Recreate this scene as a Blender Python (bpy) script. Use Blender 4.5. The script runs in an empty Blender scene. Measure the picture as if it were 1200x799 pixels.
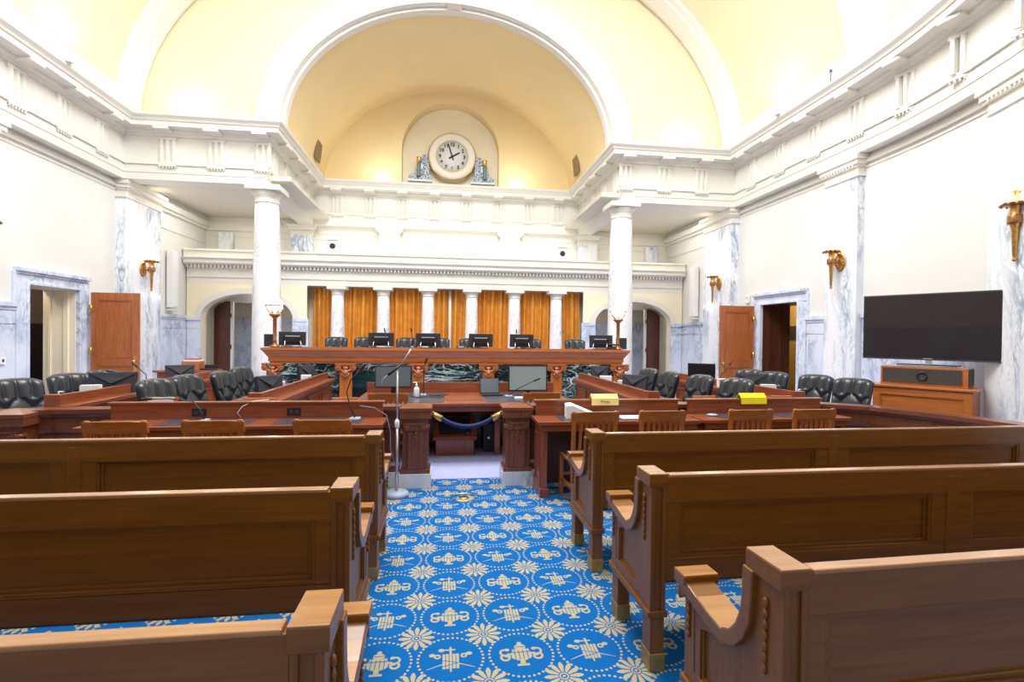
import bpy, bmesh, math, random
from mathutils import Vector, Matrix
PI = math.pi
random.seed(7)
SC = bpy.context.scene
COL = SC.collection

# ------------------------------------------------------------------ camera
yaw, pit, rol = 0.132575294, -0.0097252562, 0.0112042457
F = Vector((math.sin(yaw) * math.cos(pit), math.cos(yaw) * math.cos(pit), math.sin(pit)))
R0 = Vector((math.cos(yaw), -math.sin(yaw), 0))
U0 = R0.cross(F)
Rc = math.cos(rol) * R0 + math.sin(rol) * U0
Uc = -math.sin(rol) * R0 + math.cos(rol) * U0
cam = bpy.data.objects.new('camera', bpy.data.cameras.new('camera'))
COL.objects.link(cam)
mw = Matrix((Rc, Uc, -F)).transposed().to_4x4()
mw.translation = Vector((-0.17, 0, 1.6))
cam.matrix_world = mw
cam.data.sensor_width = 36.0
cam.data.lens = 18.0
cam.data.clip_start = 0.05
SC.camera = cam

# ------------------------------------------------------------------ world, lights, exposure
SC.view_settings.view_transform = 'Standard'
SC.view_settings.look = 'None'
SC.view_settings.gamma = 1.0
SC.view_settings.exposure = 0.78
w = bpy.data.worlds.new('world'); SC.world = w; w.use_nodes = True
w.node_tree.nodes['Background'].inputs[0].default_value = (1.0, 0.97, 0.92, 1)
w.node_tree.nodes['Background'].inputs[1].default_value = 0.34

def area(name, loc, size, power, color, target):
    l = bpy.data.lights.new(name, 'AREA'); l.shape = 'RECTANGLE'
    l.size, l.size_y = size; l.energy = power; l.color = color
    o = bpy.data.objects.new(name, l); COL.objects.link(o); o.location = loc
    d = Vector(target) - Vector(loc)
    o.rotation_euler = d.to_track_quat('-Z', 'Y').to_euler()
    return o
WARM = (1.0, 0.94, 0.84)
area('overhead_fill', (0, 6.7, 10.3), (6.0, 4.8), 850, (0.94, 0.97, 1.0), (0, 7.4, 0))  # added overhead fill light; the vault has no opening
area('overhead_fill', (0, 2.0, 9.0), (4.0, 2.0), 160, (0.93, 0.965, 1.0), (0, 9.0, 3))  # second added fill above the pews, no real source
# cove lamps stand on top of the cornice and shine up at the vault
COVE = [(-2.1, 15.95, 0, -1, 4), (2.1, 15.95, 0, -1, 4), (-5.6, 11.72, 0, -1, 4), (5.6, 11.72, 0, -1, 4),
        (-6.55, 9.6, 1, 0, 7), (6.55, 9.6, -1, 0, 7), (-6.55, 6.6, 1, 0, 7), (6.55, 6.6, -1, 0, 7),
        (-4.2, 13.6, 1, 0, 12), (4.2, 13.6, -1, 0, 12)]

def point_fill(name, loc, power, color, size=.15):
    l = bpy.data.lights.new(name, 'POINT'); l.energy = power; l.color = color; l.shadow_soft_size = size
    o = bpy.data.objects.new(name, l); COL.objects.link(o); o.location = loc
for sg in (-1, 1):
    point_fill('passage_fill', (sg * 5.4, 16.2, 2.7), 14, (1.0, .95, .88)); area('bay_fill', (sg * 5.6, 14.0, 4.98), (2.2, 2.6), 42, (1.0, .94, .84), (sg * 5.5, 14.2, 0))  # added fills brighten the passages and bays, without fixtures
area('gallery_fill', (0, 15.35, 3.95), (8.0, .2), 22, (1.0, .96, .88), (0, 16.15, 4.7))  # added fill brightens the back wall above the gallery
point_fill('corridor_fill', (-8.0, 10.3, 2.75), 14, (1.0, .85, .7)); point_fill('corridor_fill', (8.3, 12.0, 2.6), 16, (1.0, .88, .6))  # added fills brighten the rooms beyond the doorways

# ------------------------------------------------------------------ node materials
class E:
    nt = None
    def __init__(s, v): s.v = v
    @staticmethod
    def op(kind, *a):
        n = E.nt.nodes.new('ShaderNodeMath'); n.operation = kind
        for i, x in enumerate(a):
            x = x.v if isinstance(x, E) else x
            if isinstance(x, (int, float)): n.inputs[i].default_value = x
            else: E.nt.links.new(x, n.inputs[i])
        return E(n.outputs[0])
    def __add__(s, o): return E.op('ADD', s, o)
    __radd__ = __add__
    def __sub__(s, o): return E.op('SUBTRACT', s, o)
    def __rsub__(s, o): return E.op('SUBTRACT', o, s)
    def __mul__(s, o): return E.op('MULTIPLY', s, o)
    __rmul__ = __mul__
    def __truediv__(s, o): return E.op('DIVIDE', s, o)
    def __lt__(s, o): return E.op('LESS_THAN', s, o)
    def __gt__(s, o): return E.op('GREATER_THAN', s, o)
    def __and__(s, o): return E.op('MULTIPLY', s, o)
    def __or__(s, o): return E.op('MAXIMUM', s, o)
    def abs(s): return E.op('ABSOLUTE', s)
    def floor(s): return E.op('FLOOR', s)
    def fract(s): return E.op('FRACT', s)
    def cos(s): return E.op('COSINE', s)
    def sq(s): return E.op('MULTIPLY', s, s)

def new_mat(name):
    m = bpy.data.materials.new(name); m.use_nodes = True
    nt = m.node_tree; b = nt.nodes['Principled BSDF']
    return m, nt, b
def simple(name, col, rough=0.5, metal=0.0, spec=0.5, noise=0.06, scale=20.0):
    m, nt, b = new_mat(name)
    b.inputs['Roughness'].default_value = rough; b.inputs['Metallic'].default_value = metal
    b.inputs['Specular IOR Level'].default_value = spec
    tc = nt.nodes.new('ShaderNodeTexCoord'); nz = nt.nodes.new('ShaderNodeTexNoise')
    nz.inputs['Scale'].default_value = scale; nz.inputs['Detail'].default_value = 3
    nt.links.new(tc.outputs['Object'], nz.inputs['Vector'])
    r = nt.nodes.new('ShaderNodeValToRGB')
    r.color_ramp.elements[0].position = 0.3; r.color_ramp.elements[1].position = 0.7
    r.color_ramp.elements[0].color = [c * (1 - noise) for c in col] + [1]
    r.color_ramp.elements[1].color = [min(1, c * (1 + noise)) for c in col] + [1]
    nt.links.new(nz.outputs['Fac'], r.inputs['Fac']); nt.links.new(r.outputs['Color'], b.inputs['Base Color'])
    return m
def glow(name, col, strength):
    m, nt, b = new_mat(name)
    b.inputs['Base Color'].default_value = (*col, 1); b.inputs['Roughness'].default_value = 0.3
    b.inputs['Emission Color'].default_value = (*col, 1); b.inputs['Emission Strength'].default_value = strength
    return m
def wood(name, dark, mid, light, axis='X', rough=0.33, scale=1.0, coat=0.35):
    m, nt, b = new_mat(name)
    tc = nt.nodes.new('ShaderNodeTexCoord'); mp = nt.nodes.new('ShaderNodeMapping')
    s = {'X': (1.6, 30, 30), 'Y': (30, 1.6, 30), 'Z': (30, 30, 1.6)}[axis]
    mp.inputs['Scale'].default_value = [k * scale for k in s]
    nt.links.new(tc.outputs['Object'], mp.inputs['Vector'])
    n1 = nt.nodes.new('ShaderNodeTexNoise'); n1.inputs['Scale'].default_value = 1.6
    n1.inputs['Detail'].default_value = 7; n1.inputs['Distortion'].default_value = 0.7
    nt.links.new(mp.outputs['Vector'], n1.inputs['Vector'])
    r = nt.nodes.new('ShaderNodeValToRGB'); e = r.color_ramp.elements
    e[0].position = 0.28; e[0].color = (*dark, 1); e[1].position = 0.74; e[1].color = (*light, 1)
    k = e.new(0.5); k.color = (*mid, 1)
    nt.links.new(n1.outputs['Fac'], r.inputs['Fac']); nt.links.new(r.outputs['Color'], b.inputs['Base Color'])
    b.inputs['Roughness'].default_value = rough
    b.inputs['Coat Weight'].default_value = coat; b.inputs['Coat Roughness'].default_value = 0.16
    bp = nt.nodes.new('ShaderNodeBump'); bp.inputs['Strength'].default_value = 0.012; bp.inputs['Distance'].default_value = 0.01
    nt.links.new(n1.outputs['Fac'], bp.inputs['Height']); nt.links.new(bp.outputs['Normal'], b.inputs['Normal'])
    return m
def marble(name, base, vein, vein2, scale=1.0, width=0.05, rough=0.22, cloud=0.5, stretch=(1, 1, 0.45)):
    m, nt, b = new_mat(name)
    tc = nt.nodes.new('ShaderNodeTexCoord'); mp = nt.nodes.new('ShaderNodeMapping')
    mp.inputs['Scale'].default_value = stretch; mp.inputs['Rotation'].default_value = (0.3, 0.45, 0.2)
    nt.links.new(tc.outputs['Object'], mp.inputs['Vector'])
    def nz(sc, det, dist):
        n = nt.nodes.new('ShaderNodeTexNoise'); n.inputs['Scale'].default_value = sc
        n.inputs['Detail'].default_value = det; n.inputs['Distortion'].default_value = dist
        nt.links.new(mp.outputs['Vector'], n.inputs['Vector']); return n.outputs['Fac']
    E.nt = nt
    def ridge(f, wd):
        x = (E(f) - 0.5).abs() / wd
        return E.op('SUBTRACT', 1.0, E.op('MINIMUM', x, 1.0))
    v1 = ridge(nz(2.2 * scale, 6, 1.6), width); v2 = ridge(nz(5.5 * scale, 5, 2.2), width * 0.8)
    msk = E.op('MULTIPLY', nz(1.1 * scale, 3, 0.4), 1.0)
    msk = E.op('SMOOTH_MIN', E.op('MAXIMUM', (msk - 0.42) * 6.0, 0.0), 1.0, 0.1)
    cl = E.op('MULTIPLY', E.op('MAXIMUM', E(nz(1.6 * scale, 8, 1.0)) - 0.45, 0.0), cloud * 4)
    cl = E.op('MINIMUM', cl, 1.0)
    def mix(fac, a, c):
        n = nt.nodes.new('ShaderNodeMix'); n.data_type = 'RGBA'
        nt.links.new(fac.v, n.inputs[0])
        for i, x in ((6, a), (7, c)):
            if isinstance(x, tuple): n.inputs[i].default_value = (*x, 1)
            else: nt.links.new(x, n.inputs[i])
        return n.outputs[2]
    c = mix(cl, base, vein2); c = mix(v1 * msk, c, vein); c = mix(v2 * msk * 0.7, c, vein)
    nt.links.new(c, b.inputs['Base Color']); b.inputs['Roughness'].default_value = rough
    return m

def carpet_mat():
    m, nt, b = new_mat('patterned_carpet'); E.nt = nt
    tc = nt.nodes.new('ShaderNodeTexCoord'); sp = nt.nodes.new('ShaderNodeSeparateXYZ')
    nt.links.new(tc.outputs['Object'], sp.inputs[0])
    x, y = E(sp.outputs[0]), E(sp.outputs[1])
    U = (x + 0.2966) / 0.35290; V = (y - 2.7258) / 0.38204
    def rad(a, c): return E.op('SQRT', a.sq() + c.sq())
    ru = (U + 0.5).fract() - 0.5; rv = (V + 0.5).fract() - 0.5
    rho = rad(ru, rv); th = E.op('ARCTAN2', rv, ru); c = (th * 12.0).cos()
    petal = (rho < (0.225 + 0.045 * c)) & (rho > 0.08) & (c > -0.62 + 0.0 * rho)
    ros = petal | ((rho < 0.066) & (rho > 0.044)) | (rho < 0.022)
    cu = U.fract() - 0.5; cv = V.fract() - 0.5; au = cu.abs()
    R = rad(cu, cv); ang = E.op('ARCTAN2', cv, cu)
    k = (ang * (40 / (2 * PI))).fract() - 0.5
    ring = rad(R - 0.455, k * (2 * PI * 0.455 / 40)) < 0.0195
    par = E.op('MODULO', (U.floor() + V.floor()).abs(), 2.0)      # 1 = fasces, 0 = urn
    def ell(a, bb, cx, cy, rx, ry): return rad((a - cx) / rx, (bb - cy) / ry) < 1.0
    def box(a, a0, a1, v0, v1): return (a > a0) & (a < a1) & (cv > v0) & (cv < v1)
    st = ((cu * 105.0).cos() > -0.80)
    body = (ell(au, cv, 0, -0.02, .16, .12) & st & ((cv - 0.035).abs() > 0.008))
    urn = body | (ell(au, cv, 0, .145, .085, .06) & ((cv - .15).abs() > .007)) | ell(au, cv, 0, .225, .035, .035)
    urn = urn | box(au, -1, .125, .075, .1) | box(au, -1, .035, -.2, -.12) | box(au, -1, .085, -.245, -.205) | box(au, -1, .06, .1, .12)
    hd = rad(au - .235, cv + .06); urn = urn | ((hd < .075) & (hd > .04) & (cv < 0.0)) | ell(au, cv, .215, -.03, .035, .028)
    hd2 = rad(au - .235, cv - .045); urn = urn | ((hd2 < .075) & (hd2 > .042) & ((au > .235) | (cv > .07))) | ell(au, cv, .195, .1, .035, .03)
    urn = urn | (box(au, .1, .2, -.015, .02))
    fs = box(au, -1, .12, -.2, .1) & ((cu * 131.0).cos() > -0.80) & ((cv + .06 + cu * .3).abs() > .007) & ((cv + .12 - cu * .3).abs() > .007)
    fs = fs | box(au, -1, .016, .1, .25) | box(cu, -.13, .07, .175, .2) | ell(cu, cv, -.13, .185, .045, .035) | ell(au, cv, .26, .09, .045, .035)
    h3 = rad(au - .185, cv - .055); fs = fs | ((h3 < .048) & (h3 > .02)) | box(au, -1, .012, -.26, -.2)
    fs = fs | (((cv + .1 + (au - .1) * .42).abs() < (0.011 - 0.03 * (au - .1))) & (au > .1) & (au < .33))
    motif = fs * par + urn * (1.0 - par)
    msk = E.op('MINIMUM', (ros | ring) | motif, 1.0)
    n = nt.nodes.new('ShaderNodeMix'); n.data_type = 'RGBA'; nt.links.new(msk.v, n.inputs[0])
    n.inputs[6].default_value = (0.004, 0.135, 0.44, 1); n.inputs[7].default_value = (0.50, 0.435, 0.26, 1)
    nz = nt.nodes.new('ShaderNodeTexNoise'); nz.inputs['Scale'].default_value = 260
    nt.links.new(tc.outputs['Object'], nz.inputs['Vector'])
    hv = nt.nodes.new('ShaderNodeMix'); hv.data_type = 'RGBA'; hv.blend_type = 'MULTIPLY'; hv.inputs[0].default_value = 0.35
    nt.links.new(n.outputs[2], hv.inputs[6]); nt.links.new(nz.outputs['Color'], hv.inputs[7])
    nt.links.new(hv.outputs[2], b.inputs['Base Color']); b.inputs['Roughness'].default_value = 0.95
    b.inputs['Specular IOR Level'].default_value = 0.1
    return m

M = {}
M['white'] = simple('white_plaster', (0.76, 0.735, 0.665), 0.6, noise=0.015, scale=3)
M['wall'] = simple('wall_paint', (0.74, 0.73, 0.695), 0.6, noise=0.015, scale=2)
M['cream'] = simple('cream_plaster', (0.88, 0.80, 0.60), 0.6, noise=0.02, scale=2)
M['gold'] = simple('golden_plaster', (0.84, 0.67, 0.36), 0.65, noise=0.02, scale=1.5)
M['yellow'] = simple('yellow_plaster', (0.80, 0.685, 0.45), 0.65, noise=0.02, scale=1.5)
M['soffit'] = simple('soffit_paint', (0.72, 0.68, 0.58), 0.6, noise=0.02, scale=2)
M['marble'] = marble('white_veined_marble', (0.82, 0.84, 0.87), (0.26, 0.34, 0.46), (0.46, 0.57, 0.74), 1.5, 0.055, cloud=0.65, stretch=(1, 1, 0.3))
M['marblecol'] = marble('white_column_marble', (0.84, 0.84, 0.83), (0.42, 0.45, 0.52), (0.72, 0.74, 0.78), 1.6, 0.035, cloud=0.3)
M['wains'] = marble('blue_grey_marble', (0.70, 0.75, 0.86), (0.33, 0.40, 0.53), (0.42, 0.51, 0.69), 1.0, 0.06, cloud=0.6, stretch=(1, 1, 0.7))
M['green'] = marble('dark_green_marble', (0.004, 0.012, 0.014), (0.62, 0.75, 0.72), (0.01, 0.085, 0.085), 0.75, 0.026, rough=0.15, cloud=0.6, stretch=(0.6, 1, 1.9))
M['pew'] = wood('pew_oak', (0.155, 0.053, 0.0055), (0.19, 0.068, 0.0075), (0.225, 0.085, 0.011), 'X', 0.3, coat=0.12)
M['pewz'] = wood('pew_oak_upright', (0.15, 0.051, 0.006), (0.18, 0.064, 0.009), (0.21, 0.078, 0.012), 'Z', 0.38, coat=0.0)
M['pewtop'] = wood('lit_pew_oak', (0.30, 0.125, 0.034), (0.38, 0.17, 0.052), (0.46, 0.215, 0.072), 'X', 0.24, coat=0.7)  # paler oak: light falling on the pew tops put into the colour
M['ma'] = wood('mahogany_long', (0.17, 0.040, 0.014), (0.25, 0.062, 0.021), (0.33, 0.088, 0.030), 'X', 0.28)
M['may'] = wood('mahogany_across', (0.17, 0.040, 0.014), (0.25, 0.062, 0.021), (0.33, 0.088, 0.030), 'Y', 0.28)
M['maz'] = wood('mahogany_upright', (0.17, 0.040, 0.014), (0.25, 0.062, 0.021), (0.33, 0.088, 0.030), 'Z', 0.3)
M['rail'] = wood('rail_mahogany', (0.12, 0.034, 0.015), (0.175, 0.050, 0.022), (0.23, 0.068, 0.029), 'X', 0.3)
M['railz'] = wood('rail_mahogany_upright', (0.12, 0.034, 0.015), (0.175, 0.050, 0.022), (0.23, 0.068, 0.029), 'Z', 0.3)
M['orange'] = wood('bench_cherry', (0.34, 0.092, 0.018), (0.44, 0.13, 0.026), (0.54, 0.17, 0.038), 'X', 0.3)
M['orangez'] = wood('bench_cherry_upright', (0.34, 0.092, 0.018), (0.46, 0.14, 0.028), (0.56, 0.18, 0.040), 'Z', 0.3)
M['chairw'] = wood('chair_oak', (0.27, 0.075, 0.012), (0.37, 0.112, 0.017), (0.46, 0.15, 0.026), 'Z', 0.3)
M['chairx'] = wood('chair_oak_long', (0.27, 0.075, 0.012), (0.37, 0.112, 0.017), (0.46, 0.15, 0.026), 'X', 0.3)
M['doorw'] = wood('door_mahogany', (0.30, 0.080, 0.022), (0.40, 0.115, 0.032), (0.50, 0.155, 0.046), 'Z', 0.35)
M['darkw'] = wood('dark_walnut', (0.05, 0.014, 0.008), (0.085, 0.024, 0.013), (0.12, 0.035, 0.018), 'Z', 0.4)
M['leather'] = simple('black_leather', (0.012, 0.016, 0.024), 0.3, spec=0.6, noise=0.2, scale=60)
M['pad'] = simple('dark_blotter_leather', (0.05, 0.052, 0.08), 0.28, noise=0.1)
M['navy'] = simple('navy_velvet', (0.006, 0.016, 0.10), 0.8, noise=0.2, scale=80)
M['black'] = simple('black_plastic', (0.012, 0.012, 0.016), 0.4, noise=0.1)
M['slate'] = simple('charcoal_cloth', (0.022, 0.024, 0.034), 0.7, noise=0.15, scale=50)
M['greyscr'] = simple('grey_screen', (0.27, 0.33, 0.33), 0.35, noise=0.03, scale=2)
M['darkscr'] = simple('dark_grey_screen', (0.12, 0.15, 0.165), 0.35, noise=0.03, scale=2)
M['tv'] = simple('tv_glass', (0.018, 0.011, 0.012), 0.06, spec=0.35, noise=0.05, scale=2)
M['silver'] = simple('silver_metal', (0.62, 0.62, 0.65), 0.3, metal=0.9, noise=0.05)
M['greyp'] = simple('grey_paint', (0.32, 0.38, 0.47), 0.45, noise=0.05)
M['brass'] = simple('brass', (0.72, 0.48, 0.16), 0.3, metal=1.0, noise=0.12, scale=30)
M['brassp'] = simple('dull_brass_sleeve', (0.42, 0.26, 0.08), 0.4, metal=0.6, noise=0.2, scale=30)
M['gilt'] = simple('antique_gilt', (0.62, 0.33, 0.09), 0.33, metal=0.85, noise=0.3, scale=45)
M['bronze'] = simple('bronze', (0.36, 0.16, 0.06), 0.35, metal=0.7, noise=0.2, scale=40)
M['globe'] = glow('lit_glass_globe', (1.0, 0.90, 0.74), 7.0)
M['coveglow'] = glow('cove_lamp_lens', (1.0, 0.9, 0.7), 12.0)
M['paper'] = simple('white_paper', (0.82, 0.82, 0.85), 0.7, noise=0.02)
M['bluepaper'] = simple('pale_blue_paper', (0.58, 0.74, 0.80), 0.6, noise=0.05)
M['plastic'] = simple('white_plastic', (0.80, 0.80, 0.80), 0.35, noise=0.02)
M['dial'] = simple('clock_dial', (0.70, 0.70, 0.71), 0.5, noise=0.01)
M['ventm'] = simple('vent_metal', (0.26, 0.18, 0.09), 0.5)
M['card'] = simple('cream_card', (0.82, 0.62, 0.22), 0.7, noise=0.03)
M['yellowc'] = simple('bright_yellow_card', (0.88, 0.72, 0.0), 0.7, noise=0.02)
M['red'] = simple('red_paper', (0.55, 0.06, 0.06), 0.6)
M['curtain'] = simple('golden_satin', (0.80, 0.36, 0.055), 0.36, metal=0.35, noise=0.1, scale=5)
M['lav'] = simple('lavender_carpet', (0.36, 0.38, 0.62), 0.95, spec=0.1, noise=0.06, scale=14)
M['ink'] = simple('black_ink', (0.02, 0.02, 0.025), 0.6, noise=0.02)
M['brownink'] = simple('brown_ink', (0.30, 0.20, 0.08), 0.6, noise=0.02)
M['steel'] = simple('silvered_carving', (0.42, 0.47, 0.54), 0.4, metal=0.35, noise=0.3, scale=30)
M['verdi'] = simple('green_carving', (0.12, 0.20, 0.17), 0.4, noise=0.3, scale=30)
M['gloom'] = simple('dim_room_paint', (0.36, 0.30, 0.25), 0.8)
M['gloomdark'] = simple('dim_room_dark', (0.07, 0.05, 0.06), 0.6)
M['ochre'] = simple('ochre_room_paint', (0.62, 0.40, 0.10), 0.7)
M['greygrille'] = simple('dark_speaker_cloth', (0.05, 0.043, 0.040), 0.8, noise=0.2, scale=120)
M['carpet'] = carpet_mat()

# ------------------------------------------------------------------ mesh helpers
class MB:
    def __init__(s): s.v = []; s.f = []; s.sm = []
    def add(s, vs, fs, smooth=False):
        o = len(s.v); s.v += [tuple(p) for p in vs]
        for f in fs: s.f.append([i + o for i in f]); s.sm.append(smooth)
        return s
    def box(s, x0, x1, y0, y1, z0, z1):
        vs = [(x, y, z) for x in (x0, x1) for y in (y0, y1) for z in (z0, z1)]
        return s.add(vs, [(0, 1, 3, 2), (4, 6, 7, 5), (0, 4, 5, 1), (2, 3, 7, 6), (0, 2, 6, 4), (1, 5, 7, 3)])
    def prism(s, pts, plane, a, b, smooth=False):
        def P(p, c): return {'xz': (p[0], c, p[1]), 'yz': (c, p[0], p[1]), 'xy': (p[0], p[1], c)}[plane]
        n = len(pts); vs = [P(p, a) for p in pts] + [P(p, b) for p in pts]
        s.add(vs, [list(range(n)), list(range(n, 2 * n))])
        return s.add(vs, [(i, (i + 1) % n, n + (i + 1) % n, n + i) for i in range(n)], smooth)
    def tube(s, pts, r, n=8):
        pts = [Vector(p) for p in pts]; rs = r if isinstance(r, (list, tuple)) else [r] * len(pts)
        vs = []; up = Vector((0.13, 0.31, 0.94)).normalized(); side = None
        for i, p in enumerate(pts):
            t = (pts[min(i + 1, len(pts) - 1)] - pts[max(i - 1, 0)]).normalized()
            if side is None:
                side = t.cross(up)
                if side.length < 0.2: side = t.cross(Vector((1, 0, 0)))
            side = (side - t * side.dot(t)).normalized(); bi = t.cross(side)
            for k in range(n):
                a = 2 * PI * k / n; vs.append(p + (side * math.cos(a) + bi * math.sin(a)) * rs[i])
        fs = [(i * n + k, i * n + (k + 1) % n, (i + 1) * n + (k + 1) % n, (i + 1) * n + k) for i in range(len(pts) - 1) for k in range(n)]
        s.add(vs, fs, True)
        return s.add(vs, [list(range(n)), list(range((len(pts) - 1) * n, len(pts) * n))])
    def lathe(s, prof, c=(0, 0, 0), n=24, axis='z', smooth=True, caps=True):
        vs = []
        for r, h in prof:
            for k in range(n):
                a = 2 * PI * k / n; x, y = r * math.cos(a), r * math.sin(a)
                q = {'z': (x, y, h), 'x': (h, x, y), 'y': (x, h, y)}[axis]
                vs.append((c[0] + q[0], c[1] + q[1], c[2] + q[2]))
        m = len(prof)
        s.add(vs, [(i * n + k, i * n + (k + 1) % n, (i + 1) * n + (k + 1) % n, (i + 1) * n + k) for i in range(m - 1) for k in range(n)], smooth)
        return s.add(vs, [list(range(n)), list(range((m - 1) * n, m * n))]) if caps else s
    def ball(s, c, r, n=12):
        rr = r if isinstance(r, (list, tuple)) else (r, r, r); m = max(5, n // 2 + 1); vs = []
        for i in range(m):
            t = PI * (0.03 + 0.94 * i / (m - 1))
            for k in range(n):
                a = 2 * PI * k / n
                vs.append((c[0] + rr[0] * math.sin(t) * math.cos(a), c[1] + rr[1] * math.sin(t) * math.sin(a), c[2] + rr[2] * math.cos(t)))
        s.add(vs, [(i * n + k, i * n + (k + 1) % n, (i + 1) * n + (k + 1) % n, (i + 1) * n + k) for i in range(m - 1) for k in range(n)], True)
        return s.add(vs, [list(range(n)), list(range((m - 1) * n, m * n))], True)
    def grid(s, fn, nu, nv, smooth=True, wrap=False):
        vs = [fn(i / nu, j / nv) for j in range(nv + 1) for i in range(nu + 1)]
        return s.add(vs, [(j * (nu + 1) + i, j * (nu + 1) + i + 1, (j + 1) * (nu + 1) + i + 1, (j + 1) * (nu + 1) + i) for j in range(nv) for i in range(nu)], smooth)
    def xf(s, m): s.v = [tuple(m @ Vector(p)) for p in s.v]; return s
    def sweep(s, prof, path, closed_prof=True):
        """profile (offset towards the left of the path, z) carried along a plan polyline with mitred corners"""
        n = len(path); m = len(prof); vs = []
        for i, p in enumerate(path):
            p = Vector(p); d0 = (p - Vector(path[i - 1])).normalized() if i else None
            d1 = (Vector(path[i + 1]) - p).normalized() if i < n - 1 else None
            d0 = d0 or d1; d1 = d1 or d0
            n0 = Vector((-d0.y, d0.x)); n1 = Vector((-d1.y, d1.x)); nn = (n0 + n1); nn = nn / (nn.length_squared / 2)
            for o, z in prof: q = p + nn * o; vs.append((q.x, q.y, z))
        k = m if closed_prof else m - 1
        s.add(vs, [(i * m + j, i * m + (j + 1) % m, (i + 1) * m + (j + 1) % m, (i + 1) * m + j) for i in range(n - 1) for j in range(k)])
        if closed_prof: s.add(vs, [list(range(m)), list(range((n - 1) * m, n * m))])
        return s
    def mesh(s, name, mat):
        me = bpy.data.meshes.new(name); me.from_pydata(s.v, [], s.f)
        bm = bmesh.new(); bm.from_mesh(me)
        for f, k in zip(bm.faces, s.sm): f.smooth = k
        bmesh.ops.remove_doubles(bm, verts=bm.verts, dist=1e-5)
        bmesh.ops.recalc_face_normals(bm, faces=bm.faces)
        bm.to_mesh(me); bm.free(); me.materials.append(M[mat] if isinstance(mat, str) else mat)
        return me
    def build(s, name, mat, parent=None, loc=(0, 0, 0), rz=0, bevel=0.0):
        o = bpy.data.objects.new(name, s.mesh(name, mat)); COL.objects.link(o)
        o.location = loc; o.rotation_euler = (0, 0, rz)
        if parent: o.parent = parent
        if bevel:
            b = o.modifiers.new('bevel', 'BEVEL'); b.width = bevel; b.segments = 2; b.limit_method = 'ANGLE'; b.harden_normals = False
        return o
def B(x0, x1, y0, y1, z0, z1): return MB().box(x0, x1, y0, y1, z0, z1)
def tag(o, label, cat, group=None):
    o['label'] = label; o['category'] = cat
    if group: o['group'] = group
    return o
def thing(name, label, cat, loc=(0, 0, 0), rz=0, group=None):
    o = bpy.data.objects.new(name, None); COL.objects.link(o); o.empty_display_size = 0.1
    o.location = loc; o.rotation_euler = (0, 0, rz)
    return tag(o, label, cat, group)
def struct(o): o['kind'] = 'structure'; return o
def sempty(name):
    o = bpy.data.objects.new(name, None); COL.objects.link(o); o.empty_display_size = 0.1; return struct(o)
def inst(src, name, parent, loc, rz=0):
    """another object that shares the mesh of src"""
    o = bpy.data.objects.new(name, src.data); COL.objects.link(o); o.parent = parent
    o.location = loc; o.rotation_euler = (0, 0, rz); return o
def dup(root, loc, rz, label, group=None):
    r = root.copy(); COL.objects.link(r); r.location = loc; r.rotation_euler = (0, 0, rz); r['label'] = label
    if group: r['group'] = group
    for ch in list(root.children):
        c = ch.copy(); COL.objects.link(c); c.parent = r
        for g in list(ch.children):
            d = g.copy(); COL.objects.link(d); d.parent = c
    return r
def text(name, s, size, mat, parent, loc, rot, extrude=0.002, bold=0.0):
    cu = bpy.data.curves.new(name, 'FONT'); cu.body = s; cu.size = size; cu.align_x = 'CENTER'; cu.align_y = 'CENTER'; cu.extrude = extrude; cu.offset = bold
    t = bpy.data.objects.new(name, cu); COL.objects.link(t)
    me = bpy.data.meshes.new_from_object(t.evaluated_get(bpy.context.evaluated_depsgraph_get()))
    bpy.data.objects.remove(t); me.materials.clear(); me.materials.append(M[mat])
    o = bpy.data.objects.new(name, me); COL.objects.link(o); o.parent = parent; o.location = loc; o.rotation_euler = rot
    return o
def arc(cx, cz, a, b, t0, t1, n):
    return [(cx + a * math.cos(t0 + (t1 - t0) * i / n), cz + b * math.sin(t0 + (t1 - t0) * i / n)) for i in range(n + 1)]
def panel_frame(mb, x0, x1, z0, z1, y, w, d):
    """a raised moulding round a panel on a face at y, standing out by d (towards -y when d > 0)"""
    a, b = min(y, y - d), max(y, y - d)
    mb.box(x0, x1, a, b, z1 - w, z1); mb.box(x0, x1, a, b, z0, z0 + w)
    mb.box(x0, x0 + w, a, b, z0 + w, z1 - w); mb.box(x1 - w, x1, a, b, z0 + w, z1 - w)
    return mb

# ------------------------------------------------------------------ the room
def drop(y):                                   # the long walls curve inwards towards the public end
    if y >= 8: return 0.0
    if y > 3: return 0.055 * (8 - y) ** 2
    return 1.375 + 0.55 * (3 - y)
WX = 7.15
YN = 0.6
floor = struct(B(-9.5, 9.5, -2.5, 17.5, -0.12, 0.0).build('floor', 'carpet'))
B(-7.1, 7.1, 5.72, 16.0, 0.0, 0.006).build('lavender_carpet', 'lav', floor)
fo = thing('floor_outlet', 'round brass floor outlet lid set into the blue carpet', 'outlet', (0.04, 5.05, 0))
MB().lathe([(0.05, 0), (0.05, 0.008), (0.035, 0.01), (0.0, 0.01)], n=20).build('lid', 'brass', fo)
MB().tube([(0.125 * math.cos(a), 0.125 * math.sin(a), 0.004) for a in [i * PI / 12 for i in range(25)]], 0.006, 6).build('rim', 'brass', fo)

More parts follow.
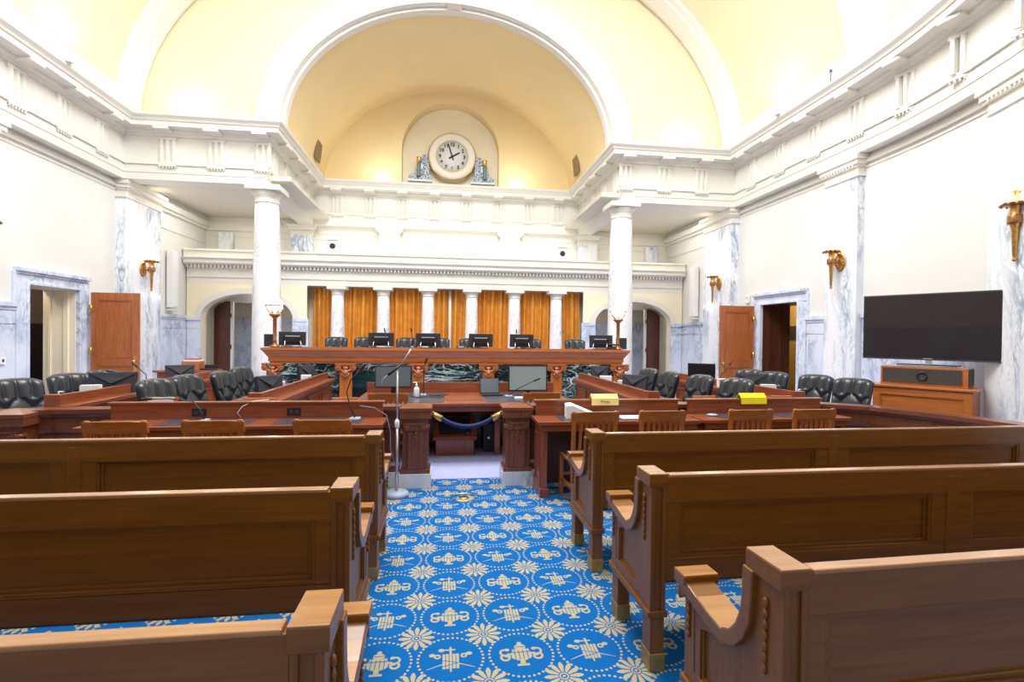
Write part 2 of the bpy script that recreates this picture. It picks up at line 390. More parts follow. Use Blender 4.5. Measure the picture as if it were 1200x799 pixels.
def wall_run(mb, sg, ys, z0, z1, off=0.0, th=0.15):
    """a stretch of long wall, sg = side, following the curve; off = how far its face stands into the room"""
    for a, b in zip(ys[:-1], ys[1:]):
        xa, xb = sg * (WX - drop(a) - off), sg * (WX - drop(b) - off)
        ta, tb = xa + sg * th, xb + sg * th
        mb.prism([(xa, a), (xb, b), (tb, b), (ta, a)], 'xy', z0, z1)
    return mb
def yr(a, b, n=None):
    n = n or max(1, int((b - a) / 0.5) if a < 8 else 1)
    return [a + (b - a) * i / n for i in range(n + 1)]
DOOR = {-1: (9.62, 10.82), 1: (9.75, 11.0)}
CORN = {}
for sg, nm in ((-1, 'left'), (1, 'right')):
    d0, d1 = DOOR[sg]
    mb = MB()
    wall_run(mb, sg, yr(YN, 8.0, 15), 0, 6.4); wall_run(mb, sg, [8.0, d0], 0, 6.4)
    wall_run(mb, sg, [d0, d1], 2.38, 6.4); wall_run(mb, sg, [d1, 16.4], 0, 6.4)
    wl = struct(mb.build('wall_' + nm, 'wall'))
    # marble wainscot: one slab per bay, each with its frieze slab and cap
    bays = [(YN, 4.95), (5.72, 8.12), (8.92, d0 - 0.24), (d1 + 0.27, 12.0), (13.4, 15.0)]
    for a, b in bays:
        nsl = max(1, round((b - a) / 1.25)) if a < 8 else (2 if b - a > 1.3 else 1)
        for k in range(nsl):
            p, q = a + (b - a) * k / nsl + 0.004, a + (b - a) * (k + 1) / nsl - 0.004
            wall_run(MB(), sg, yr(p, q, 3 if a < 8 else 1), 0.0, 1.70, 0.03, 0.04).build('marble_panel', 'wains', wl)
            wall_run(MB(), sg, yr(p, q, 3 if a < 8 else 1), 1.71, 1.93, 0.03, 0.04).build('marble_panel', 'wains', wl)
        c = MB(); wall_run(c, sg, yr(a, b, 5 if a < 8 else 1), 1.935, 1.99, 0.045, 0.06); wall_run(c, sg, yr(a, b, 5 if a < 8 else 1), 1.99, 2.06, 0.075, 0.09)
        c.build('wainscot_cap', 'wains', wl)
    # the thin moulding right under the entablature
    c = MB(); wall_run(c, sg, yr(YN, 8, 10) + [12.0], 4.70, 4.78, 0.05, 0.06); wall_run(c, sg, yr(YN, 8, 10) + [12.0], 4.62, 4.65, 0.015, 0.03)
    wall_run(c, sg, [13.4, 16.3], 4.70, 4.85, 0.12, 0.13); wall_run(c, sg, [13.4, 16.3], 4.62, 4.70, 0.06, 0.08); wall_run(c, sg, [13.4, 16.3], 4.2, 4.22, 0.02, 0.03)
    c.build('picture_moulding', 'white', wl)
    # pilasters of the long wall
    for a, b, pr in ((4.95, 5.70, 0.14), (8.14, 8.90, 0.14), (12.0, 13.38, 0.2)):
        y0 = (a + b) / 2; x = sg * (WX - drop(y0)); ang = math.atan2(drop(b) - drop(a), a - b) if a < 8 else PI
        s = MB(); L = (b - a) / 2
        s.box(-L, L, -0.05, pr, 0.18, 4.48)
        rz = (-PI / 2 if sg < 0 else PI / 2) + (sg * (-math.atan(-(drop(b) - drop(a)) / (b - a))) if a < 8 else 0)
        po = s.build('pilaster', 'marble', wl, (x, y0, 0), rz, 0.006)
        cp = MB().box(-L - .03, L + .03, -.05, pr + .03, 4.48, 4.52).box(-L - .01, L + .01, -.05, pr + .012, 4.52, 4.64)
        cp.box(-L - .04, L + .04, -.05, pr + .05, 4.64, 4.68).box(-L - .07, L + .07, -.05, pr + .08, 4.68, 4.76).box(-L - .1, L + .1, -.05, pr + .11, 4.76, 4.845)
        for k in range(int(L * 2 / 0.07)): cp.box(-L + .03 + k * .07, -L + .065 + k * .07, pr + .04, pr + .075, 4.645, 4.68)
        cp.build('capital', 'white', po)
        MB().box(-L - .03, L + .03, -.05, pr + .03, 0, .14).box(-L - .015, L + .015, -.05, pr + .015, .14, .18).build('base', 'wains', po)

# doorways
def doorway(nm, sg, y0, y1, jamb, jw):
    d = sempty(nm); X = sg * WX; zt = 2.38
    fr = MB()
    def bx(ya, yb, za, zb, pr): fr.box(min(X + sg * .01, X - sg * pr), max(X + sg * .01, X - sg * pr), ya, yb, za, zb)
    wd = 0.24
    bx(y0 - wd, y0, 0, zt, .05); bx(y1, y1 + wd, 0, zt, .05)
    bx(y0 - wd, y1 + wd, zt, zt + .16, .05); bx(y0 - wd, y1 + wd, zt + .16, zt + .20, .08); bx(y0 - wd - .02, y1 + wd + .02, zt + .20, zt + .27, .12)
    bx(y0 - wd - .05, y0 - wd, zt - .32, zt + .20, .05); bx(y1 + wd, y1 + wd + .05, zt - .32, zt + .20, .05)
    bx(y0 - .05, y0 + .004, 0, zt + .05, .075); bx(y1 - .004, y1 + .05, 0, zt + .05, .075); bx(y0 + .004, y1 - .004, zt - .004, zt + .05, .076)
    fr.build('door_frame', 'wains', d, bevel=0.008)
    j = MB()
    xo = X + sg * jw
    a, b = min(X, xo), max(X, xo)
    j.box(a, b, y1 - .012, y1 + .06, 0, zt); j.box(a, b, y0 - .06, y0 + .012, 0, zt); j.box(a, b, y0 - .06, y1 + .06, zt - .012, zt + .06)
    j.build('jamb_lining', jamb, d)
    m = MB(); m.box(min(X + sg * .12, X + sg * .2), max(X + sg * .12, X + sg * .2), y1 - .035, y1, 0, zt); m.box(min(X + sg * .42, X + sg * .47), max(X + sg * .42, X + sg * .47), y1 - .03, y1, 0, zt)
    m.build('jamb_stop', jamb, d)
    return d
dl = doorway('door_1', -1, *DOOR[-1], 'cream', 0.56)
dr = doorway('door_2', 1, *DOOR[1], 'darkw', 0.68)
def leaf(parent, x0, x1, y, hinge_x, knob_x, arched=False):
    H = 2.36
    a, b = min(x0, x1), max(x0, x1)
    lf = MB().box(a, a + .13, y, y + .045, .03, H).box(b - .13, b, y, y + .045, .03, H)
    lf.box(a + .13, b - .13, y, y + .045, H - .15, H).box(a + .13, b - .13, y, y + .045, .03, .25).box(a + .13, b - .13, y, y + .045, .92, 1.06)
    panel_frame(lf, a + .13, b - .13, 1.06, H - .15, y + .02, .02, .012); panel_frame(lf, a + .13, b - .13, .25, .92, y + .02, .02, .012)
    o = lf.build('door_leaf', 'doorw', parent, bevel=0.003)
    B(a + .13, b - .13, y + .016, y + .032, 1.06, H - .15).build('door_panel', 'doorw', o)
    B(a + .13, b - .13, y + .016, y + .032, .25, .92).build('door_panel', 'doorw', o)
    for z in (0.45, 1.22, 2.05):
        s = 1 if hinge_x > (a + b) / 2 else -1
        MB().box(hinge_x - .05, hinge_x + .05, y - .012, y + .0, z - .06, z + .06).tube([(hinge_x, y - .012, z - .07), (hinge_x, y - .012, z + .07)], .014).build('hinge', 'brass', o)
    k = MB().box(knob_x - .025, knob_x + .025, y - .008, y, .82, 1.12)
    k.lathe([(.012, 0), (.012, -.04), (.03, -.05), (.03, -.07), (.0, -.08)], (knob_x, y, 1.02), 12, 'y').build('door_handle', 'brass', o)
leaf(dl, -7.0, -6.13, 10.99, -6.99, -6.2)
leaf(dr, 6.17, 7.02, 11.12, 7.0, 6.24)
# rooms seen through the doorways
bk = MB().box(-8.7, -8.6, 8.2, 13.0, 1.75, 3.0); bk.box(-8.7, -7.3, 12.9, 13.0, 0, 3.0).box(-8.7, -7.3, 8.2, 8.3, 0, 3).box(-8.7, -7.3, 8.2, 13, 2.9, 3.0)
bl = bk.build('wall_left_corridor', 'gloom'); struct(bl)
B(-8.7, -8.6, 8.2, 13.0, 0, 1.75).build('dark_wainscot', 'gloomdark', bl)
bk = MB().box(9.0, 9.1, 9.0, 15.0, 1.95, 3.0).box(7.3, 9.1, 14.9, 15.0, 0, 3).box(7.3, 9.1, 9.0, 9.1, 0, 3).box(7.3, 9.1, 9.0, 15.0, 2.9, 3).box(9.0, 9.1, 9, 15, 0, 1.6)
br = struct(bk.build('wall_right_corridor', 'ochre'))
B(8.97, 9.05, 9.0, 15.0, 1.6, 1.95).build('dark_band', 'gloomdark', br)
tag(MB().box(-8.59, -8.57, 10.95, 11.12, 0.98, 1.18).build('notice', 'paper'), 'small pale notice on the dark corridor wall beyond the left doorway', 'notice')

# ------------------------------------------------------------------ entablature, one run of moulding round the room
AX, AF, AB = 6.93, 11.88, 15.95        # face of the architrave: long walls, front of the bays, back
lw = [(-(AX - drop(y)), y) for y in yr(YN, 8.0, 14)]
path = [(-p[0], p[1]) for p in reversed(lw)]
path = [(AX - drop(y), y) for y in yr(YN, 8.0, 14)] + [(AX, AF), (4.05, AF), (4.05, AB), (-4.05, AB), (-4.05, AF), (-AX, AF)] + list(reversed(lw))
prof = [(-.42, 4.85), (0, 4.85), (0, 5.0), (.012, 5.0), (.012, 5.17), (.045, 5.17), (.045, 5.225), (0, 5.225), (0, 5.76), (.05, 5.77), (.06, 5.82), (.12, 5.84), (.13, 5.88),
        (.33, 5.888), (.33, 5.985), (.35, 5.99), (.37, 6.03), (.42, 6.08), (.43, 6.13), (-.42, 6.13)]
ent = struct(MB().sweep(prof, path).build('trim_1', 'white'))
tg = MB()
for k in (-1, 0, 1): tg.prism([(k * .12 - .042, 0), (k * .12 - .026, .05), (k * .12 + .026, .05), (k * .12 + .042, 0)], 'xy', 5.225, 5.70)
tg.box(-.18, .18, 0, .04, 5.70, 5.76)
mu = MB().box(-.15, .15, .05, .33, 5.835, 5.888).box(-.13, .13, .30, .345, 5.83, 5.875)
gu = MB().box(-.18, .18, .012, .05, 5.135, 5.168)
for k in range(6): gu.lathe([(.014, 5.135), (.022, 5.095)], (-.15 + k * .06, .032, 0), 6)
tgm = muM = guM = None
def put_trig(x, y, rz):
    global tgm, muM, guM
    if tgm is None:
        tgm = tg.build('triglyph', 'white', ent, (x, y, 0), rz); muM = mu.build('mutule', 'white', ent, (x, y, 0), rz); guM = gu.build('guttae', 'white', ent, (x, y, 0), rz)
    else:
        inst(tgm, 'triglyph', ent, (x, y, 0), rz); inst(muM, 'mutule', ent, (x, y, 0), rz); inst(guM, 'guttae', ent, (x, y, 0), rz)
for sg in (-1, 1):
    for k in range(8):
        y = 11.15 - k * 1.02; rz = (-PI / 2 if sg < 0 else PI / 2)
        if y < 8: rz += -sg * (-math.atan(0.11 * (8 - y)))
        put_trig(sg * (AX - drop(y)), y, rz)
    for x in (6.05, 5.08, 4.12): put_trig(sg * x, AF, PI)
    for y in (12.35, 13.3, 14.25, 15.2): put_trig(sg * 4.05, y, PI / 2 if sg > 0 else -PI / 2)
for k in range(8): put_trig(-3.36 + k * 0.96, AB, PI)
# cove lamps
for i, (x, y, dx, dy, pw) in enumerate(COVE):
    side = 'left' if x < 0 else 'right'
    where = 'on the back cornice' if y > 15 else ('on the bay cornice' if 11.5 < y < 12 else ('on the return cornice' if y > 12 else ('on the long wall cornice by the bay' if y > 8 else 'on the near end of the long wall cornice')))
    t = thing('cove_lamp', 'small cove uplight ' + where + ', ' + side + ' one', 'lamp', (x, y, 6.13), 0, 'cove uplights on the cornice')
    MB().box(-.12, .12, -.06, .06, 0, .07).build('housing', 'white', t)
    B(-.10, .10, -.045, .045, .07, .075).build('lens', 'coveglow', t)
    l = bpy.data.lights.new('cove_light', 'AREA'); l.shape = 'RECTANGLE'; l.size = .5; l.size_y = .2; l.energy = pw; l.color = WARM
    o = bpy.data.objects.new('cove_light', l); COL.objects.link(o); o.location = (x, y, 6.24)
    o.rotation_euler = Vector((-dx * 0.12, -dy * 0.12, 1)).to_track_quat('-Z', 'Y').to_euler()

# ------------------------------------------------------------------ vault, end wall with the big arch, apse
def vault_grid(y0, y1, da, db, ny, th0=0.0, th1=PI, nu=48):
    return MB().grid(lambda u, v: ((lambda y, t: ((6.72 + da - drop(y)) * math.cos(t), y, 6.12 + (4.95 + db) * math.sin(t)))(y0 + (y1 - y0) * v, th0 + (th1 - th0) * u)), nu, ny)
ceil = struct(vault_grid(YN, 11.95, 0, 0, 24).build('ceiling', 'yellow'))
def rib(y0, y1):
    m = MB()
    for da, ya, yb in ((-.10, y0, y1), (-.16, y0 + .14, y1 - .14)):
        P = []
        for k in range(49):
            t = PI * k / 48; yy = (ya + yb) / 2; a = 6.72 + da - drop(yy); b = 4.95 + da
            for (y, e) in ((ya, .14), (ya, 0), (yb, 0), (yb, .14)): P.append(((a + e) * math.cos(t), y, 6.12 + (b + e) * math.sin(t)))
        m.add(P, [(k * 4 + j, k * 4 + j + 1, k * 4 + 5 + j, k * 4 + 4 + j) for k in range(48) for j in range(3)], False)
    return m.build('vault_rib', 'white', ceil)
for y0, y1 in ((11.2, 11.93), (7.15, 7.95), (3.1, 3.9)): rib(y0, y1)
m = MB()
for sg in (-1, 1):
    for a, b in zip(yr(YN, 11.2, 22)[:-1], yr(YN, 11.2, 22)[1:]):
        m.add([(sg * (6.66 - drop(a)), a, 6.1), (sg * (6.66 - drop(b)), b, 6.1), (sg * (6.64 - drop(b)), b, 6.5), (sg * (6.64 - drop(a)), a, 6.5), (sg * (6.72 - drop(b)), b, 6.52), (sg * (6.72 - drop(a)), a, 6.52)], [(0, 1, 2, 3), (3, 2, 4, 5)])
m.build('vault_plinth', 'white', ceil)
# end wall: area between the vault and the arch opening
ZA, RA, RB = 6.12, 3.80, 3.05
n = 60; oi = arc(0, ZA, RA, RB, 0, PI, n); oo = arc(0, ZA, 6.8, 5.0, 0, PI, n)
vs = []; 
for y in (11.95, 12.1):
    vs += [(p[0], y, p[1]) for p in oo] + [(p[0], y, p[1]) for p in oi]
N1 = n + 1
fs = [(i, i + 1, N1 + i + 1, N1 + i) for i in range(n)] + [(2 * N1 + i, 2 * N1 + i + 1, 3 * N1 + i + 1, 3 * N1 + i) for i in range(n)]
wend = struct(MB().add(vs, fs).build('wall_end_arch', 'yellow'))
def archivolt(a, b, w, y0, y1, mat, name='archivolt', parent=None, zc=ZA, cx=0.0, n=60, smooth=False):
    i_ = arc(cx, zc, a, b, 0, PI, n); o_ = arc(cx, zc, a + w, b + w, 0, PI, n); P = []
    for k in range(n + 1):
        P += [(o_[k][0], y1, o_[k][1]), (o_[k][0], y0, o_[k][1]), (i_[k][0], y0, i_[k][1]), (i_[k][0], y1, i_[k][1])]
    return MB().add(P, [(k * 4 + j, k * 4 + j + 1, k * 4 + 5 + j, k * 4 + 4 + j) for k in range(n) for j in range(3)], smooth).build(name, mat, parent)
archivolt(3.80, 3.05, .50, 11.88, 11.96, 'white', parent=wend)
archivolt(3.78, 3.03, .16, 11.80, 11.96, 'white', parent=wend)
archivolt(3.72, 2.97, .12, 11.98, 12.18, 'white', 'soffit_moulding', wend)
archivolt(4.24, 3.49, .07, 11.865, 11.96, 'white', parent=wend)
kb = MB().prism([(-.16, ZA + 2.98), (.16, ZA + 2.98), (.22, ZA + 3.6), (-.22, ZA + 3.6)], 'xz', 11.72, 11.98).build('keystone', 'white', wend, bevel=.02)
ap = MB().grid(lambda u, v: (3.84 * math.cos(PI * u), 12.0 + 4.32 * v, ZA + 3.09 * math.sin(PI * u)), 48, 8).build('ceiling_apse', 'gold'); struct(ap)
# back wall of the apse with the clock niche
NR, NZ = 1.52, 7.38
ol = arc(0, ZA, 3.86, 3.12, 0, PI, 40)
inn = [(NR, ZA - .1)] + arc(0, NZ, NR, NR, 0, PI, 38) + [(-NR, ZA - .1)]
vs = [(p[0], 16.3, p[1]) for p in ol] + [(p[0], 16.3, p[1]) for p in inn] + [(p[0], 16.75, p[1]) for p in inn]
fs = [(i, i + 1, 41 + i + 1, 41 + i) for i in range(40)]
wap = struct(MB().add(vs, fs).build('wall_apse', 'gold'))
MB().add(vs[41:], [(i, i + 1, 41 + i + 1, 41 + i) for i in range(40)], True).build('niche_reveal', 'gold', wap)
B(-1.7, 1.7, 16.75, 16.85, 6.0, 9.1).build('niche_back', 'cream', wap)
for sg in (-1, 1):
    v = tag(MB().box(-.015, .015, -.26, .26, -.26, .26).build('wall_vent', 'ventm'), 'square louvred vent low on the %s side of the apse vault' % ('left' if sg < 0 else 'right'), 'vent')
    v.location = (sg * 3.72, 15.1, 6.75); v.rotation_euler = (0, sg * -.12, 0)
    for k in range(6): B(-.022, .022, -.23, .23, -.22 + k * .078, -.185 + k * .078).build('louvre', 'ventm', v)

# ------------------------------------------------------------------ bays beside the well: soffits, back walls, gallery
for sg in (-1, 1):
    a, b = sorted((sg * 3.6, sg * 7.3))
    struct(B(a, b, 12.1, 16.4, 5.02, 5.12).build('ceiling_bay_' + ('left' if sg < 0 else 'right'), 'soffit'))
wb = struct(B(-7.3, 7.3, 16.2, 16.4, 2.5, 5.1).build('wall_back', 'white'))
mb = MB()
for a, b in ((-7.1, -4.75), (-3.98, -2.2), (-1.46, 1.5), (2.24, 4.02), (4.72, 7.1)):
    mb.box(a, b, 16.16, 16.2, 4.62, 4.86); mb.box(a, b, 16.17, 16.2, 4.44, 4.47)
mb.build('upper_moulding', 'white', wb)
for x in (-4.4, -1.84, 1.87, 4.38):
    p = B(x - .31, x + .31, 16.0, 16.2, 3.3, 4.55).build('pilaster', 'marblecol' if abs(x) < 3 else 'marble', wb)
    cp = B(x - .33, x + .33, 15.98, 16.2, 4.55, 4.6).box(x - .31, x + .31, 16.0, 16.2, 4.6, 4.7).box(x - .36, x + .36, 15.95, 16.2, 4.7, 4.76).box(x - .41, x + .41, 15.92, 16.2, 4.76, 4.85)
    for k in range(9): cp.box(x - .31 + k * .07, x - .275 + k * .07, 15.965, 16.0, 4.66, 4.7)
    cp.build('capital', 'white', p)
for sg in (-1, 1):
    p = B(sg * 6.55 - .2, sg * 6.55 + .2, 16.05, 16.2, 3.3, 4.55).build('pilaster', 'marble', wb)
for x, z, lab in ((-3.55, 4.24, 'left'), (3.6, 4.24, 'right')):
    t = thing('wall_speaker', 'white panel with a round black port high on the back wall, %s one' % lab, 'speaker', (x, 16.2, z), 0)
    B(-.16, .16, -.03, 0, -.22, .22).build('panel', 'white', t); MB().lathe([(.09, -.034), (.09, -.03)], (0, 0, .03), 20, 'y').build('port', 'black', t); B(-.13, .13, -.035, -.03, -.21, -.195).build('slot', 'black', t)
# gallery: the entablature over the curtain screen and its floor
YG = 15.0
gp = [(-.25, 2.95), (0, 2.95), (0, 3.12), (.03, 3.12), (.03, 3.16), (0, 3.16), (0, 3.36), (.0, 3.37), (.0, 3.38), (.0, 3.38), (.0, 3.445), (.14, 3.45), (.22, 3.49), (.22, 3.56), (.26, 3.60), (.28, 3.62), (.2, 3.64), (.2, 3.80), (.24, 3.81), (.24, 3.86), (-.25, 3.86)]
gal = struct(MB().sweep(gp, [(7.12, YG), (-7.12, YG)]).build('trim_2', 'white'))
struct(B(-7.12, 7.12, YG + .2, 16.2, 2.95, 3.12).build('ceiling_screen', 'white'))
dn = MB()
for k in range(142): dn.box(-7.09 + k * .1, -7.035 + k * .1, YG - .115, YG + .0, 3.375, 3.447)
d = dn.build('dentils', 'white', gal); d['kind'] = 'stuff'
# walls with arched doorways on either side of the screen
for sg, nm in ((-1, 'left'), (1, 'right')):
    cx, ra, rb, zc = sg * 5.55, 1.2, .66, 2.02
    op = [(cx + ra, 0)] + arc(cx, zc, ra, rb, 0, PI, 28) + [(cx - ra, 0)]
    x1, x0 = max(sg * 3.98, sg * 7.12), min(sg * 3.98, sg * 7.12)
    out = [(x1, 0)] + [(x1 + (x0 - x1) * 0, zc)] + [(x1 + (x0 - x1) * k / 26, 2.95) for k in range(27)] + [(x0, zc), (x0, 0)]
    ou = [(x1, 0)] + [(x1, 2.95 if k else zc) for k in range(2)] + [(x1 + (x0 - x1) * (k - 1) / 26, 2.95) for k in range(2, 27)] + [(x0, 2.95), (x0, zc), (x0, 0)]
    k = min(len(op), len(ou)); ou = ou[:k - 1] + [(x0, 0)]
    vs = [(p[0], YG, p[1]) for p in ou] + [(p[0], YG, p[1]) for p in op] + [(p[0], YG + .3, p[1]) for p in op]
    fs = [(i, i + 1, k + i + 1, k + i) for i in range(k - 1)] + [(k + i, k + i + 1, 2 * k + i + 1, 2 * k + i) for i in range(k - 1)]
    ws = struct(MB().add(vs, fs).build('wall_screen_' + nm, 'cream'))
    archivolt(ra, rb, .16, YG - .05, YG + .02, 'white', 'arch_moulding', ws, zc, cx, 30)
    # wainscot pieces, open behind the arch opening
    for a, b in ((min(sg * 3.98, sg * 4.35), max(sg * 3.98, sg * 4.35)), (min(sg * 6.75, sg * 7.1), max(sg * 6.75, sg * 7.1))):
        B(a, b, YG - .03, YG, 0, 1.70).build('marble_panel', 'wains', ws); B(a, b, YG - .03, YG, 1.71, 1.93).build('marble_panel', 'wains', ws)
        B(a, b, YG - .06, YG, 1.935, 2.03).build('wainscot_cap', 'wains', ws)
    if True:
        a, b = min(sg * 3.98, sg * 3.3), max(sg * 3.98, sg * 3.3)
    # passage behind
    x0, x1 = min(sg * 4.2, sg * 7.1), max(sg * 4.2, sg * 7.1)
    pw = struct(MB().box(x0, x1, 16.9, 17.0, 0, 3.1).box(x0, x1, 15.3, 17.0, 3.0, 3.1).box(x0 - .1, x0, 15.3, 17, 0, 3.1).box(x1, x1 + .1, 15.3, 17, 0, 3.1).build('wall_passage_' + nm, 'cream'))
    for q in range(2):
        xa, xb = x0 + (x1 - x0) * q / 2 + .004, x0 + (x1 - x0) * (q + 1) / 2 - .004
        B(xa, xb, 16.86, 16.9, 0, 2.02).build('marble_panel', 'wains', pw)
    B(x0, x1, 16.84, 16.9, 2.02, 2.08).build('wainscot_cap', 'wains', pw)
    # arched door leaf standing open against the outer side of the passage
    dd = sempty('door_%d' % (3 if sg < 0 else 4))
    xh, xe = sg * 6.72, sg * 6.30
    pts = [(0, .02), (.42, .02), (.42, 2.30), (.30, 2.42), (.14, 2.5), (0, 2.52)]
    ld = MB().prism([(xe + sg * p[0], p[1]) for p in pts], 'xz', 15.72, 15.77).build('door_leaf', 'darkw', dd, bevel=.005)
    for z in (.45, 1.2, 2.1): B(min(xe - sg * .05, xe), max(xe - sg * .05, xe), 15.70, 15.76, z - .06, z + .06).build('hinge', 'darkw', ld)
    B(min(sg * 6.22, sg * 6.28), max(sg * 6.22, sg * 6.28), 15.75, 15.85, 0, 2.5).build('door_post', 'white', dd)

# small columns of the screen, dais
sc_x = [-3.14 + 1.256 * i for i in range(6)]
dais = struct(B(-4.0, 4.0, 10.55, 15.4, 0, .45).build('floor_dais', 'lav'))
ORD = ['leftmost', 'second from left', 'third from left', 'third from right', 'second from right', 'rightmost']
for i, x in enumerate(sc_x):
    t = thing('screen_column', 'small white column between the gold curtains, ' + ORD[i] + ' of six', 'column', (x, YG - .02, .45), 0, 'columns of the curtain screen')
    MB().lathe([(.195, .12), (.195, .5), (.19, 1.1), (.175, 1.85), (.165, 2.25)], n=28).build('shaft', 'marblecol', t)
    MB().box(-.25, .25, -.25, .25, 0, .06).lathe([(.24, .06), (.25, .09), (.2, .12)], n=28).build('base', 'white', t)
    MB().lathe([(.175, 2.25), (.185, 2.27), (.17, 2.29), (.17, 2.33), (.2, 2.38), (.22, 2.40)], n=28).box(-.26, .26, -.26, .26, 2.40, 2.5).build('capital', 'white', t)
# curtains
edges = [-3.93] + sc_x + [3.98]
BAY = ['leftmost bay', 'second bay from the left', 'third bay from the left', 'centre bay', 'third bay from the right', 'second bay from the right', 'rightmost bay']
def curtain(x0, x1, lab, ph):
    m = MB(); nf = max(2, round((x1 - x0) / .26))
    def fn(u, v):
        x = x0 + (x1 - x0) * u; z = .46 + 2.52 * v
        fold = .10 * (0.55 + .45 * (1 - v)) * math.sin(2 * PI * nf * u + ph + .6 * math.sin(2.2 * v + ph)) + .012 * math.sin(2 * PI * nf * 2.3 * u + ph * 2)
        return (x, YG + .42 + fold, z)
    m.grid(fn, nf * 12, 10); tag(m.build('curtain', 'curtain'), lab, 'curtain', 'golden curtains of the screen')
for i in range(7):
    a, b = edges[i], edges[i + 1]
    if i == 3:
        curtain(a + .02, -.04, 'golden satin curtain in the centre bay, left half', 1.1); curtain(.05, b - .02, 'golden satin curtain in the centre bay, right half', 2.3)
        tag(MB().tube([(0.005, YG + .36, .46), (0.005, YG + .36, 2.94)], .045, 12).build('curtain_pole', 'white'), 'white upright strip parting the two curtains of the centre bay', 'pole')
    else: curtain(a + .02, b - .02, 'golden satin curtain filling the ' + BAY[i] + ' of the screen', i * 1.7)
struct(B(-4.1, 4.1, 15.75, 15.85, 0, 3.0).build('wall_screen_behind', 'cream'))
for sg, nm in ((-1, 'left'), (1, 'right')):
    a, b = sorted((sg * 3.93, sg * 4.36))
    B(a, b, YG - .04, YG, 0.3, 2.02).build('jamb', 'wains', bpy.data.objects['wall_screen_' + nm])

# big marble columns at the corners of the bays
for sg, lab in ((-1, 'left'), (1, 'right')):
    t = thing('marble_column', 'tall round white marble column holding up the corner of the %s bay' % lab, 'column', (sg * 4.12, 12.14, 0), 0, 'tall columns by the bench')
    MB().lathe([(.30, .2), (.305, .8), (.30, 1.8), (.285, 3.0), (.262, 4.0), (.245, 4.48)], n=48).build('shaft', 'marblecol', t)
    MB().box(-.4, .4, -.4, .4, 0, .1).lathe([(.38, .1), (.39, .15), (.34, .18), (.305, .2)], n=40).build('base', 'white', t)
    MB().lathe([(.25, 4.48), (.27, 4.5), (.25, 4.52), (.25, 4.62), (.275, 4.64), (.275, 4.66), (.34, 4.74)], n=40).box(-.36, .36, -.36, .36, 4.74, 4.852).build('capital', 'white', t)

